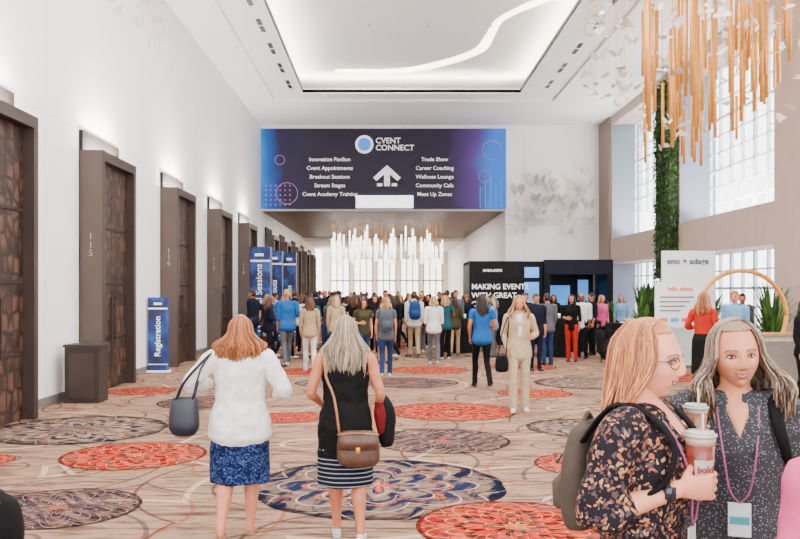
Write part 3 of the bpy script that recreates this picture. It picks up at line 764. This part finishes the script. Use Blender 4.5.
def person(name,X,Y,yaw,H,skin,top,bottom,hairs,shoes,pose=None,sleeve='long',hem=.84,btype='pants',bhem=.45,near=False,male=False,fit=.010,headrot=(0,0,0),smile=True,glasses=False,seed=0,heel=0,flare=0,build=1.0,lapel=None,legk=1.0,topflare=0,vneck=False):
    p=dict(STAND); 
    if pose: p.update(pose)
    yawr=math.radians(yaw); sc=H/1.70
    wd=1.12 if male else 1.0
    wd*=build
    sb=MB(); tb=sb if not near else MB(); bb=sb if not near else MB(); hb=sb if not near else MB(); fb=sb if not near else MB(); kb=sb if not near else MB(); hd=sb if not near else MB()
    sg=20 if near else 12
    T=[]
    for z,cy,rx,ry in TORSO:
        if male:
            if 1.0<=z<1.2: rx=.148;ry=.10
            if 1.2<=z<1.3: rx=.158; ry=.105; cy=.004
            if z<1: rx=.158
        T.append((0,cy,z,rx*wd if z<1.42 else rx,ry*build))
    if near: sb.loft([t for t in T if t[2]>=.8],skin,seg=sg)
    sb.loft([(0,-.018,1.37,.066,.055),(0,-.014,1.43,.054,.052),(0,-.004,1.48,.049,.050),(0,.006,1.53,.049,.052)],skin,seg=sg-4)
    arms={}
    for s,k in((-1,'L'),(1,'R')):
        sh=Vector(p['sh'+k]); sh.x*=wd; el=Vector(p['el'+k]); wr=Vector(p['wr'+k]); 
        m1=sh.lerp(el,.45); m2=el.lerp(wr,.35)
        root=(sh.x*.62,sh.y,sh.z+.01)
        ar=[(*root,.05,.05),(*sh,.050,.048),(*m1,.043,.042),(*el,.035,.035),(*m2,.036,.035),(*wr,.024,.020)]
        ak=(1.15 if male else 1)*(1+.5*(build-1))
        ar=[(a,b_,c,r*ak,q*ak) for a,b_,c,r,q in ar]
        arms[k]=ar
        if near or sleeve!='long': sb.loft(ar,skin,seg=sg-6,side=(0,1,0))
        hand(sb,wr,p['hd'+k],p['hn'+k],skin,s,curl=p.get('curl'+k,p['curl']),sc=1.0,seg=8 if near else 5,thumb=p.get('thumb'+k,.4))
    for k in 'LR':
        hp=Vector(p['hp'+k]);kn=Vector(p['kn'+k]);an=Vector(p['an'+k]); f=Vector(p['foot'+k]).normalized()
        m1=hp.lerp(kn,.5); m2=kn.lerp(an,.32)-f*.018; m3=kn.lerp(an,.7)
        lg=[(hp.x*.95,hp.y,hp.z+.03,.085,.092),(*hp.lerp(kn,.12),.083,.090),(*m1,.068*legk,.070*legk),(*kn,.050*legk,.052*legk),(*m2,.050*legk,.054*legk),(*m3,.036*legk,.038*legk),(*an,.030,.034),(an.x,an.y,an.z-.03,.030,.036)]
        if btype=='pants':
            lp=[(a,b_,c,max(r+.008,.052+flare*(1 if i>3 else 0)),max(q+.008,.055+flare*(1 if i>3 else 0))) for i,(a,b_,c,r,q) in enumerate(lg)]
            bb.loft(lp,bottom,seg=sg-4)
        else: sb.loft(lg,skin,seg=sg-4)
        hl=an-f*.045; hl.z=an.z-.045+ (heel*.5); ft=an+f*.06; tz=max(.022,an.z-.07)
        toe=an+f*.155
        kb.loft([(hl.x,hl.y,hl.z,.026,.026),(an.x,an.y,max(an.z-.035,.04),.031,.034),(ft.x,ft.y,tz+.012,.038,.026),(toe.x,toe.y,tz,.030,.016)],shoes,seg=12,side=tuple(Vector((0,0,1)).cross(f)))
        kb.loft([(hl.x,hl.y,tz-.012 if an.z<.12 else hl.z-.02,.030,.010),(ft.x,ft.y,tz-.012,.040,.010),(toe.x,toe.y,tz-.012,.032,.008)],shoes,seg=10,side=tuple(Vector((0,0,1)).cross(f)))
        if heel: kb.loft([(hl.x,hl.y,hl.z,.018,.018),(hl.x,hl.y,.01,.010,.010)],shoes,seg=8,sub=1)
    if btype=='pants':
        bb.loft([(0,-.005,.82,.130*wd,.100),(0,-.012,.90,.172*wd,.120*build),(0,-.006,.98,.162*wd,.112*build),(0,0,1.05,.146*wd,.10*build)],bottom,seg=sg)
    else:
        w=.172*wd; zt=1.04
        bb.loft([(0,-.005*1,bhem,w*1.10+flare,.150+flare),(0,-.008,bhem+.12,w*1.10+flare*.6,.142+flare*.5),(0,-.012,.90,w*1.04,.126*build),(0,-.006,.98,w*.95,.113*build),(0,0,zt,w*.86,.102*build)],bottom,seg=sg+8,rnd=False)
    tr=[(x,y,z,rx+fit+topflare*max(0,1.05-z)/.25,ry+fit+topflare*max(0,1.05-z)/.25) for x,y,z,rx,ry in T if z>=hem-.001]
    if tr[0][2]>hem+.02: tr=[(tr[0][0],tr[0][1],hem,tr[0][3]+.004+topflare*.3,tr[0][4]+.004+topflare*.3)]+tr
    if vneck:
        tr=tr[:-2]+[(0,-.034,1.435,.088+fit*.4,.044+fit*.3)]
        hd.loft([(0,.118*build+fit,1.325,.004,.006),(0,.094*build+fit,1.372,.024,.012),(0,.052*build+fit,1.412,.046,.022),(0,.018,1.45,.05,.036)],skin,seg=14)
    tb.loft(tr,top,seg=sg+4)
    if sleeve!='none':
        for k in 'LR':
            ar=arms[k]
            f=fit*.8
            if sleeve=='long': q=[(a,b_,c,r+f+.004,w_+f+.004) for a,b_,c,r,w_ in ar]; 
            elif sleeve=='short': q=[(a,b_,c,r+f+.004,w_+f+.004) for a,b_,c,r,w_ in ar[:3]]; 
            elif sleeve=='elbow': q=[(a,b_,c,r+f+.006,w_+f+.006) for a,b_,c,r,w_ in ar[:5]]
            tb.loft(q,top,seg=sg-6,side=(0,1,0))
    M=Matrix.Translation((0,.018,1.585))@Matrix.Rotation(headrot[2],4,'Z')@Matrix.Rotation(headrot[0],4,'X')@Matrix.Rotation(headrot[1],4,'Y')
    head((hd,skin),fb,None,M,near,smile,glasses)
    hm,style,ln=hairs[:3]; kw=hairs[3] if len(hairs)>3 else {}
    hair(hb,hm,M,style,ln,near,seed=seed,**kw)
    if not near:
        if lapel: sb.loft([(0,.118,1.10,.03,.012),(0,.13,1.27,.04,.012),(0,.085,1.42,.045,.02)],lapel,seg=8)
        o=sb.obj(name); o.location=(X,Y,0); o.rotation_euler=(0,0,yawr); o.scale=(sc,)*3
        return o
    e=empty(name,(X,Y,0),yawr,sc)
    sb.obj('body',e,voxel=.0048,sm=3); hd.obj('head',e); tb.obj('top_garment',e,voxel=.009,sm=8,wrinkle=.026); bb.obj('lower_garment',e,voxel=.010,sm=6 if btype=='pants' else 3,wrinkle=.016)
    kb.obj('shoes',e,voxel=.006,sm=4); hb.obj('hair',e); fb.obj('facial_features',e)
    return e
def toW(X,Y,yaw,H,p):
    a=math.radians(yaw); s=H/1.7; x,y,z=p
    return Vector((X+s*(x*math.cos(a)-y*math.sin(a)),Y+s*(x*math.sin(a)+y*math.cos(a)),z*s))

SKa=skinmat('fair',(218,168,142)); SKb=skinmat('tan',(204,150,122)); SKc=skinmat('brown',(150,106,82)); SKd=skinmat('rosy',(224,172,150))
HG=hairmat('ginger_blonde',(124,72,38),(210,150,96)); HA=hairmat('ash_blonde',(112,98,86),(210,194,172)); HB=hairmat('strawberry',(138,84,52),(224,166,118)); HC=hairmat('grey_brown',(92,74,62),(194,172,150))
HD=hairmat('dark_brown',(36,24,20),(88,60,46)); HK=hairmat('black',(18,16,16),(50,42,40)); HL=hairmat('blonde',(166,124,78),(230,196,146)); HM_=hairmat('mid_brown',(76,50,36),(136,96,70))

def patmat(name,kind):
    m,nt,b=newmat(name); L=nt.links.new; tc=N(nt,'ShaderNodeTexCoord')
    if kind=='floral':
        no=N(nt,'ShaderNodeTexNoise'); no.inputs['Scale'].default_value=30; L(tc.outputs['Object'],no.inputs['Vector'])
        va=N(nt,'ShaderNodeVectorMath',operation='MULTIPLY_ADD'); L(no.outputs['Color'],va.inputs[0]); va.inputs[1].default_value=(.04,.04,.04); L(tc.outputs['Object'],va.inputs[2])
        vo=N(nt,'ShaderNodeTexVoronoi'); vo.inputs['Scale'].default_value=74; L(va.outputs[0],vo.inputs['Vector'])
        sp=N(nt,'ShaderNodeSeparateColor'); L(vo.outputs['Color'],sp.inputs[0])
        base=g1(42,36,42)
        pc=ramp(nt,[(0,g1(100,78,80)),(.2,g1(160,104,76)),(.36,base),(.46,g1(168,138,108)),(.62,g1(92,80,84)),(.78,g1(146,112,100)),(.9,base)],sp.outputs[0],'CONSTANT')
        lt=N(nt,'ShaderNodeMath',operation='LESS_THAN'); lt.inputs[1].default_value=.5; L(vo.outputs['Distance'],lt.inputs[0])
        mx=N(nt,'ShaderNodeMixRGB'); L(lt.outputs[0],mx.inputs[0]); mx.inputs[1].default_value=(*base,1); L(pc.outputs[0],mx.inputs[2]); out=mx.outputs[0]
    elif kind=='dots':
        vo=N(nt,'ShaderNodeTexVoronoi'); vo.inputs['Scale'].default_value=120; L(tc.outputs['Object'],vo.inputs['Vector'])
        r=ramp(nt,[(0,srgb(118,116,120)),(.28,srgb(50,49,53))],vo.outputs['Distance'],'CONSTANT'); out=r.outputs[0]
    elif kind=='blueskirt':
        no=N(nt,'ShaderNodeTexNoise'); no.inputs['Scale'].default_value=26; no.inputs['Detail'].default_value=3; no.inputs['Distortion'].default_value=1.5; L(tc.outputs['Object'],no.inputs['Vector'])
        r=ramp(nt,[(0,g1(20,32,66)),(.46,g1(34,56,104)),(.56,g1(104,122,154)),(.6,g1(22,36,76))],no.outputs['Fac'],'CONSTANT'); out=r.outputs[0]
    else:
        sp=N(nt,'ShaderNodeSeparateXYZ'); L(tc.outputs['Object'],sp.inputs[0]); ml=N(nt,'ShaderNodeMath',operation='MULTIPLY'); ml.inputs[1].default_value=190; L(sp.outputs[2],ml.inputs[0])
        sn=N(nt,'ShaderNodeMath',operation='SINE'); L(ml.outputs[0],sn.inputs[0])
        r=ramp(nt,[(0,g1(28,32,46)),(.75,g1(150,152,162))],sn.outputs[0],'CONSTANT'); out=r.outputs[0]
    L(out,b.inputs['Base Color']); b.inputs['Roughness'].default_value=.85; b.inputs['Specular IOR Level'].default_value=.15
    return m
FLORAL=patmat('cloth_floral','floral'); DOTS=patmat('cloth_dotted','dots'); BSK=patmat('cloth_blue_print','blueskirt'); STR=patmat('cloth_stripes','stripes')
cW=cloth('white_jacket',(216,212,210)); cK=cloth('black',(22,21,24)); cN=cloth('navy',(30,36,60)); cJ=cloth('denim',(56,78,116)); cCream=cloth('cream',(196,178,152)); cBlue=cloth('polo_blue',(50,112,168)); cRed=cloth('brick_red',(190,54,38)); cPink=cloth('pink',(206,104,148)); cG=cloth('grey',(116,116,122)); cBeige=cloth('beige',(186,164,138)); cWh=cloth('white_shirt',(210,207,204)); cLB=cloth('light_blue',(140,174,206)); cTeal=cloth('teal',(50,100,110)); cOl=cloth('olive',(86,84,62))
shB=mat('shoe_black',srgb(24,22,22),rough=.4); shW=mat('shoe_white',srgb(205,202,198),rough=.5); shT=mat('shoe_tan',g1(180,130,100),rough=.5)

person('woman_in_white_jacket',-1.07,6.05,0,1.61,SKa,cW,BSK,(HG,'long',.21,dict(wave=.015,spread=1.6,vol=1.08)),shT,near=True,hem=.80,btype='skirt',bhem=.44,fit=.024,seed=1,build=1.22,flare=.0,legk=1.2,topflare=.014,
  pose=dict(elL=(-.385,-.05,1.19),wrL=(-.27,.16,1.17),hdL=(.6,.6,.2),hnL=(0,-.3,-1),elR=(.345,-.07,1.16),wrR=(.27,.15,1.08),hdR=(-.3,.9,0),hnR=(-1,0,0),knL=(-.10,-.02,.47),anL=(-.11,-.20,.13),knR=(.085,.10,.49),anR=(.06,.10,.085)))
person('woman_in_black_top',-.30,6.0,0,1.61,SKb,cK,STR,(HA,'long',.32,dict(wave=.007,spread=1.5,vol=1.06)),shW,near=True,hem=.66,btype='skirt',bhem=.43,fit=.020,sleeve='none',seed=2,build=1.12,legk=1.12,
  pose=dict(elL=(-.26,-.05,1.13),wrL=(-.20,.17,1.02),hdL=(.4,.9,0),hnL=(1,0,0),elR=(.265,-.05,1.13),wrR=(.25,.12,.98),hdR=(0,.9,-.3),hnR=(-1,0,0),knL=(-.085,.08,.49),anL=(-.07,.08,.085),knR=(.10,-.02,.47),anR=(.12,-.18,.12)))
CX,CY,CYaw,CH=.77,2.5,-124,1.71
person('woman_in_floral_blouse',CX,CY,CYaw,CH,SKd,FLORAL,cJ,(HB,'long',.30,dict(wave=.007,spread=1.15,vol=1.01,gap=1.1,part=.02)),shB,near=True,hem=.90,fit=.018,glasses=True,seed=3,sleeve='elbow',headrot=(-.02,.03,-.02),build=1.03,vneck=True,
  pose=dict(elR=(.235,-.07,1.155),wrR=(.10,.135,1.235),hdR=(-.57,.82,.05),hnR=(-.82,-.57,0),curlR=.62,thumbR=.9))
DX,DY,DYaw,DH=1.19,2.84,163,1.70
person('woman_in_dotted_blouse',DX,DY,DYaw,DH,SKa,DOTS,cK,(HC,'long',.21,dict(wave=.013,spread=1.25,vol=1.02,gap=1.0,front=True,part=-.015)),shB,near=True,hem=.96,fit=.018,seed=4,headrot=(-.02,.08,.14),build=1.03,vneck=True,
  pose=dict(elR=(.235,-.02,1.13),wrR=(.18,.20,1.29),hdR=(0,.35,.94),hnR=(-.9,.45,0),curlR=.55,thumbR=.9))
person('woman_in_pink_top',1.21,2.02,-20,1.64,SKa,cPink,cK,(HD,'long',.2,dict(spread=1.1)),shB,near=True,hem=.8,fit=.02,seed=5)

def handbag():
    b=MB(); m=mat('leather_navy',g1(24,30,54),rough=.45)
    cx,cy=-1.45,5.93
    b.loft([(cx,cy,.79,.09,.05),(cx,cy,.84,.11,.06),(cx,cy,.98,.10,.05),(cx,cy,1.03,.09,.028)],m,seg=20,power=.7,side=(1,0,0))
    for dy in(-.02,.03): b.tube([(cx-.06,cy+dy,1.01),(cx+.0,cy+dy-.03,1.14),(cx+.10,cy+dy-.02,1.26),(cx+.19,cy+dy+.04,1.355),(cx+.12,cy+dy+.01,1.24),(cx+.06,cy+dy,1.01)],.007,m)
    b.obj('navy_tote_handbag')
handbag()
def crossbody():
    b=MB(); m=mat('leather_brown',g1(92,62,44),rough=.5,scale=40,var=.35); t=mat('leather_tan',g1(166,118,76),rough=.5)
    cx,cy=-.20,5.79
    b.loft([(cx,cy,.60,.135,.05),(cx,cy,.64,.15,.058),(cx,cy,.76,.145,.05),(cx,cy,.81,.13,.03)],m,seg=20,power=.55)
    b.loft([(cx,cy-.012,.70,.14,.055),(cx,cy-.012,.80,.135,.045)],m,seg=20,power=.5,rnd=False)
    b.box(cx-.015,cx+.015,cy-.075,cy-.066,.68,.72,GOLD); b.tube([(cx-.145,cy-.02,.8),(cx,cy-.045,.815),(cx+.145,cy-.02,.8)],.006,t)
    b.tube([(cx-.13,cy,.79),(-.37,5.81,1.05),(-.43,5.84,1.2),(-.44,5.92,1.34),(-.43,6.05,1.3)],.009,t); b.tube([(cx+.13,cy,.79),(-.1,5.9,.9),(-.12,6.0,1.0)],.009,t)
    b.obj('crossbody_handbag')
    c=MB(); mm=cloth('sweater_maroon',(120,30,36)); k=cloth('black',(24,23,26))
    c.loft([(-.04,6.10,1.0,.05,.07),(-.02,6.08,.93,.075,.08),(-.01,6.06,.8,.07,.07),(0,6.04,.70,.05,.055)],k,seg=14); c.loft([(-.06,6.03,.99,.03,.05),(-.05,6.0,.9,.045,.05),(-.05,6.0,.78,.03,.04)],mm,seg=12)
    c.obj('folded_sweater',wrinkle=.02)
crossbody()
def cup(x,y,z,key,drink,label,h=.15,r=.036,name='iced_drink_cup'):
    e=empty(name,(x,y,z))
    b=MB(); m=mat('drink_'+key,g1(*drink),rough=.15,var=.35,scale=45)
    b.loft([(0,0,0,r*.78,r*.78),(0,0,h*.86,r*.99,r*.99)],m,seg=28,sub=1,rnd=False)
    b.cyl(0,0,h*.86,h,r*1.0,r*1.04,mat('cup_clear_top',g1(190,166,148),rough=.15),seg=28)
    L=mat('lid_white',(.42,.39,.36),rough=.25); b.cyl(0,0,h,h+.008,r*1.12,r*1.12,L,seg=28); b.cyl(0,0,h+.008,h+.016,r*1.0,r*.9,L,seg=28)
    b.cyl(.008,0,h*.9,h+.065,.003,.003,mat('straw',(.5,.5,.5)),seg=8)
    lb=[];lf=[]
    for i in range(9):
        a=-pi/2-.75+1.5*i/8
        for zz,rr_ in((h*.3,r*.86),(h*.62,r*.94)): lb.append((rr_*1.012*math.cos(a),rr_*1.012*math.sin(a),zz))
    for i in range(8): lf.append((2*i,2*i+2,2*i+3,2*i+1))
    b.add(lb,lf,mat('label_'+key,srgb(*label)))
    b.obj('body',parent=e)
    if key=='berry': text('bold',(0,-r*.98,h*.46),.026,mat('label_ink',srgb(120,40,40)),parent=e,name='logo',ext=.0005,bold=.0008)
p=toW(CX,CY,CYaw,CH,(.10-.57*.075-.82*.047,.135+.82*.075-.57*.047,1.21)); cup(p.x,p.y,p.z,'berry',(136,66,54),(180,166,156),h=.165,r=.042)
p=toW(DX,DY,DYaw,DH,(.14,.242,1.31)); cup(p.x,p.y,p.z,'latte',(150,104,72),(160,136,116),h=.115,r=.036)
b=MB(); wr=Vector((.10,.135,1.235)); el=Vector((.235,-.07,1.155)); a=toW(CX,CY,CYaw,CH,wr.lerp(el,.10)); c=toW(CX,CY,CYaw,CH,wr.lerp(el,.20))
b.loft([(*a,.029,.0255),(*c,.032,.028)],BLACK,seg=20,sub=1,side=(0,0,1),rnd=False)
b.box(-.015,.015,-.004,.004,-.017,.017,mat('watch_face',srgb(30,34,44),rough=.1),M=Matrix.Translation((a+c)/2+Vector((0,-.029,.006)))); b.obj('wristwatch')
def backpack(name,X,Y,yaw,H,col,w=.15,h=.42,z=1.02,straps=True,dep=.09,strapmat=None):
    b=MB(); m=cloth('pack_'+name+str(col[0]),col); m2=strapmat or m
    b.loft([(0,-.125-dep,z,w*.9,dep*.8),(0,-.13-dep,z+.05,w,dep),(0,-.13-dep,z+h*.6,w*.98,dep*.95),(0,-.12-dep,z+h*.92,w*.8,dep*.7),(0,-.12-dep,z+h,w*.5,dep*.4)],m,seg=22,power=.7)
    b.loft([(0,-.13-dep*2,z+.05,w*.7,.03),(0,-.135-dep*2,z+h*.4,w*.68,.03)],m,seg=16,power=.6)
    b.tube([(-w*.7,-.135-dep*2.0,z+h*.62),(0,-.15-dep*1.95,z+h*.66),(w*.7,-.135-dep*2.0,z+h*.62)],.005,BLACK)
    b.tube([(-.04,-.12-dep,z+h),(0,-.12-dep,z+h+.03),(.04,-.12-dep,z+h)],.008,m)
    if straps:
        for s in(-1,1):
            b.loft([(s*.09,-.15,1.34,.025,.008),(s*.11,-.06,1.45,.025,.008),(s*.112,.03,1.45,.022,.008),(s*.118,.12,1.37,.020,.008),(s*.145,.115,1.27,.016,.008),(s*.165,.03,1.2,.012,.008),(s*.15,-.12,1.15,.010,.008)],m2,seg=8,side=(1,0,0))
    o=b.obj(name); o.location=(X,Y,0); o.rotation_euler=(0,0,math.radians(yaw)); s=H/1.7; o.scale=(s,s,s); return o
backpack('backpack',CX,CY,CYaw,CH,(100,90,82),strapmat=cK,w=.13,h=.30,z=1.08,dep=.05)
backpack('backpack',DX,DY,DYaw,DH,(22,22,24),w=.15,h=.36,z=1.02,dep=.07)
def badge(X,Y,yaw,H,lc):
    b=MB(); m=mat('badge_white',(.5,.52,.54)); l=mat('lanyard%d'%lc[0],g1(*lc))
    for s in(-1,1): b.tube([(s*.06,-.01,1.46),(s*.065,.085,1.41),(s*.05,.150,1.27),(s*.03,.150,1.15),(0,.145,1.11)],.0035,l)
    b.box(-.035,.035,.140,.145,1.0,1.11,m); b.box(-.03,.03,.1385,.147,1.04,1.065,mat('badge_teal',g1(60,150,160)))
    o=b.obj('lanyard_badge',smooth=False); o.location=(X,Y,0); o.rotation_euler=(0,0,math.radians(yaw)); s=H/1.7; o.scale=(s,s,s)
badge(DX,DY,DYaw,DH,(150,84,124)); badge(CX,CY,CYaw,CH,(150,80,120))

# ---- mid figures
person('woman_in_blue_polo',1.76,15.4,8,1.73,SKb,cBlue,cK,(HD,'long',.28,dict(spread=1.2)),shB,sleeve='short',hem=.86,seed=11,build=1.08,pose=dict(WALKL,elL=(-.24,-.05,1.14),wrL=(-.2,.1,.93),elR=(.24,-.03,1.13),wrR=(.16,.17,1.1),hdR=(-.5,.8,.2)))
person('woman_in_cream_suit',1.98,12.45,176,1.73,SKa,cCream,cCream,(HL,'long',.24,dict(spread=1.3,front=True,wave=.012)),shW,hem=.78,fit=.02,seed=12,lapel=cWh,flare=.012,
   pose=dict(elR=(.22,-.04,1.13),wrR=(.17,.1,.92),elL=(-.25,-.08,1.15),wrL=(-.19,.14,1.1),hdL=(.4,.8,0),knR=(.09,.10,.49),anR=(.09,.08,.085)))
b=MB(); b.loft([(1.70,12.3,.62,.09,.04),(1.70,12.3,.7,.1,.05),(1.70,12.3,.82,.085,.04)],cK,seg=14,power=.7); b.tube([(1.64,12.3,.8),(1.72,12.35,1.2),(1.83,12.42,1.44),(1.8,12.36,1.2),(1.76,12.3,.8)],.008,cK); b.obj('shoulder_bag')
person('woman_in_red_trousers',4.72,21.2,160,1.70,SKb,cK,cRed,(HD,'long',.2,dict()),shB,sleeve='elbow',seed=13,pose=dict(elR=(.25,-.05,1.14),wrR=(.12,.16,1.1),hdR=(-.8,.5,0)))
person('woman_with_red_sleeves',5.3,13.9,-40,1.77,SKa,cRed,cK,(HB,'long',.24,dict(spread=1.3)),shB,sleeve='elbow',btype='skirt',bhem=.40,hem=1.02,seed=14,pose=dict(elL=(-.25,-.03,1.15),wrL=(-.14,.18,1.12),hdL=(.5,.8,0)))
person('man_in_light_blue_shirt',6.75,16.1,140,1.80,SKa,cLB,cN,(HL,'short',0),shB,male=True,seed=15)
person('woman_in_black_coat',6.35,12.6,-150,1.68,SKb,cK,cK,(HD,'long',.2,dict()),shB,seed=16)
person('woman_with_grey_backpack',-.02,17.4,0,1.67,SKa,cG,cJ,(HL,'long',.16,dict(spread=1.2)),shW,sleeve='short',seed=17,pose=WALKR)
backpack('grey_backpack',-.02,17.4,0,1.67,(104,110,120))
person('man_with_blue_backpack',.74,22.6,3,1.79,SKa,cWh,cBeige,(HM_,'short',0),shB,male=True,seed=18,pose=WALKL)
backpack('blue_backpack',.74,22.6,3,1.79,(54,88,140))
person('woman_in_white_trousers',-1.72,18.5,10,1.66,SKb,cBeige,cWh,(HM_,'long',.2,dict()),shW,seed=19,pose=WALKL)
person('man_in_dark_blazer',-2.15,25,10,1.80,SKa,cN,cBeige,(HD,'short',0),shB,male=True,seed=20,pose=WALKR)
person('woman_in_black_dress',-.88,22.3,0,1.70,SKb,cK,cK,(HM_,'long',.22,dict(spread=1.2)),shB,sleeve='short',btype='skirt',bhem=.5,seed=21)
person('bearded_man_in_grey_jacket',2.1,25.4,185,1.82,SKa,cG,cN,(HD,'short',0),shB,male=True,seed=22)
person('woman_in_beige_top',-1.25,20.4,0,1.68,SKa,cCream,cJ,(HL,'long',.18,dict()),shW,seed=23,pose=WALKR)
tops=[cK,cN,cWh,cG,cLB,cK,cTeal,cK,cOl,cBlue,cWh,cN,cK,cN]; bots=[cK,cJ,cN,cBeige,cK,cJ,cG]; hs=[HD,HK,HL,HM_,HA,HD,HD,HM_]; sks=[SKa,SKb,SKc,SKd,SKb]
far=[(-2.9,26.0),(-3.3,28.2),(-2.5,28.5),(-1.6,26.8),(-.4,26.2),(.3,25.2),(1.3,26.8),(1.0,29),(-1.0,29.2),(-2.0,31),(-3.2,31.5),(.1,31),(2.0,30.6),(-.5,33),(1.4,33.4),(-2.8,34.3),(-1.4,35.5),(.6,36),(2.4,34.8),(-3.3,37),(-.3,38.3),(1.6,38.6),(-2.2,39),(3.0,38),(.5,41),(-1.3,42),(2.2,42.5),(-3,43),(.0,45),(1.4,46),(-2,47),(3.2,45),(-.8,49),(2.2,50),(-3.2,51),(.7,53),(-1.6,23.9),(-2.75,22.3),(-.1,20.6),(1.55,22.0),(2.6,27.0),(-3.5,24.4),
 (-2.2,22.9),(-.9,25.0),(.45,27.9),(.75,25.9),(-.35,24.0),(-1.2,28.0),(-.4,28.2),(1.8,28.6),(-2.9,30.2),(-1.4,31.8),(.8,31.5),(1.3,30.4),(-.4,30.6),(2.6,32.5),(-2.2,33.2),(.4,34.4),(-.9,36.7),(1.2,35.8),(-2.4,36.6),(3.3,35.6),(1.9,23.3),(-3.9,28.8),(3.4,31.2),(2.3,31.6),
 (-1.95,21.4),(-2.9,24.2),(-2.05,27.2),(-.05,27.2),(1.0,24.3),(-1.25,26.0),(1.85,26.6),(-3.0,21.0),(-1.75,29.8),(.4,29.8),(2.3,29.4),(-.85,31.2),
 (-3.6,25.9),(-4.0,27.3),(-3.7,22.9),(-2.4,19.9),(-.55,19.2),(1.15,20.4),(-2.45,24.0),(.1,22.4),(-1.35,22.9),(2.5,25.9),(.15,23.5),(-.75,27.3),(3.0,24.9),(2.9,22.6)]
for i,(x,y) in enumerate(far):
    m=R.random()<.42
    pp=dict(R.choice([WALKL,WALKR,{},{}])); 
    if R.random()<.4: pp.update(elR=(.24,-.04,1.14),wrR=(.13,.16,1.12),hdR=(-.6,.7,.1))
    yw=R.choice([0,5,-10,20,180,160,200,-60,70]) if y<40 else R.choice([0,180,10])
    sk=R.random()<.2 and not m
    person('man_attendee' if m else 'woman_attendee',x,y,yw,R.uniform(1.7,1.84) if m else R.uniform(1.58,1.72),R.choice(sks),R.choice(tops),R.choice(bots),(R.choice(hs),'short',0) if m else (R.choice(hs),'long',R.uniform(.12,.28),dict(spread=1.15)),R.choice([shB,shW]),male=m,sleeve=R.choice(['long','short','elbow']),btype='skirt' if sk else 'pants',bhem=.48,seed=100+i,pose=pp,build=R.uniform(1,1.15))
for i,(x,y,yw,t,bm,h) in enumerate([(4.0,23.9,200,cWh,cK,HD),(5.3,26.4,170,cK,cK,HD),(6.1,26.2,190,cK,cJ,HM_),(6.9,24.4,150,cLB,cN,HA),(5.75,23.3,100,cN,cK,HK),(7.4,22.6,-160,cWh,cJ,HL),(8.3,19.4,170,cG,cK,HD),(3.3,26.3,20,cK,cN,HM_),(7.2,13.9,120,cLB,cK,HL),(4.4,26.6,190,cG,cK,HM_),(3.75,22.6,170,cK,cK,HM_),(7.0,21.4,200,cG,cN,HK),(5.2,22.1,150,cWh,cK,HL),(7.9,24.9,180,cRed,cK,HD),(3.9,20.2,20,cG,cJ,HD),(6.2,24.0,200,cPink,cK,HL),(3.35,18.7,190,cN,cN,HM_)]):
    person('woman_attendee' if i%2 else 'man_attendee',x,y,yw,1.68+.06*(i%2==0),sks[i%5],t,bm,(h,'long',.2,dict()) if i%2 else (h,'short',0),shB,male=i%2==0,sleeve='elbow',seed=200+i)

# ---------------------------------------------------------------- light
w=bpy.data.worlds.new('world'); S.world=w; w.use_nodes=True
nt=w.node_tree; bg=nt.nodes['Background']; tc=N(nt,'ShaderNodeTexCoord'); sp=N(nt,'ShaderNodeSeparateXYZ'); nt.links.new(tc.outputs['Generated'],sp.inputs[0])
r=ramp(nt,[(0,(.88,.88,.88)),(.5,(.97,.96,.97)),(1,(.9,.95,1))],sp.outputs[2]); nt.links.new(r.outputs[0],bg.inputs[0]); bg.inputs[1].default_value=7.5
def area(name,loc,sx,sy,pw,col=(1,.96,.92),rot=(0,0,0)):
    l=bpy.data.lights.new(name,'AREA'); l.shape='RECTANGLE'; l.size=sx; l.size_y=sy; l.energy=pw; l.color=col
    o=bpy.data.objects.new(name,l); COL.objects.link(o); o.location=loc; o.rotation_euler=rot
area('hall_fill_light',(.9,6,9.45),6,11,1300); area('hall_fill_light',(.9,16,9.45),6,7,1300)  # added fill lights under the tray to brighten the hall, no real panels
area('far_hall_light',(0,44,5.1),7,12,1000,(1,.9,.76)); area('far_hall_light',(0,60,4.9),7,10,1200,(1,.9,.76))
for y in (7,14.7,22.4,30.1): area('ledge_ceiling_fill',(9.45,y,3.95),.6,5,750,rot=(pi,.45,0))  # added fill on the window ledges, aimed up to brighten the ceiling
for y in (10.8,15.4,20.5,25.6,30.7): area('portal_ceiling_fill',(-5.12,y,4.28),.25,1.6,240,rot=(pi,-.35,0))  # added fill above the doors to lift left wall and ceiling, no fixtures there
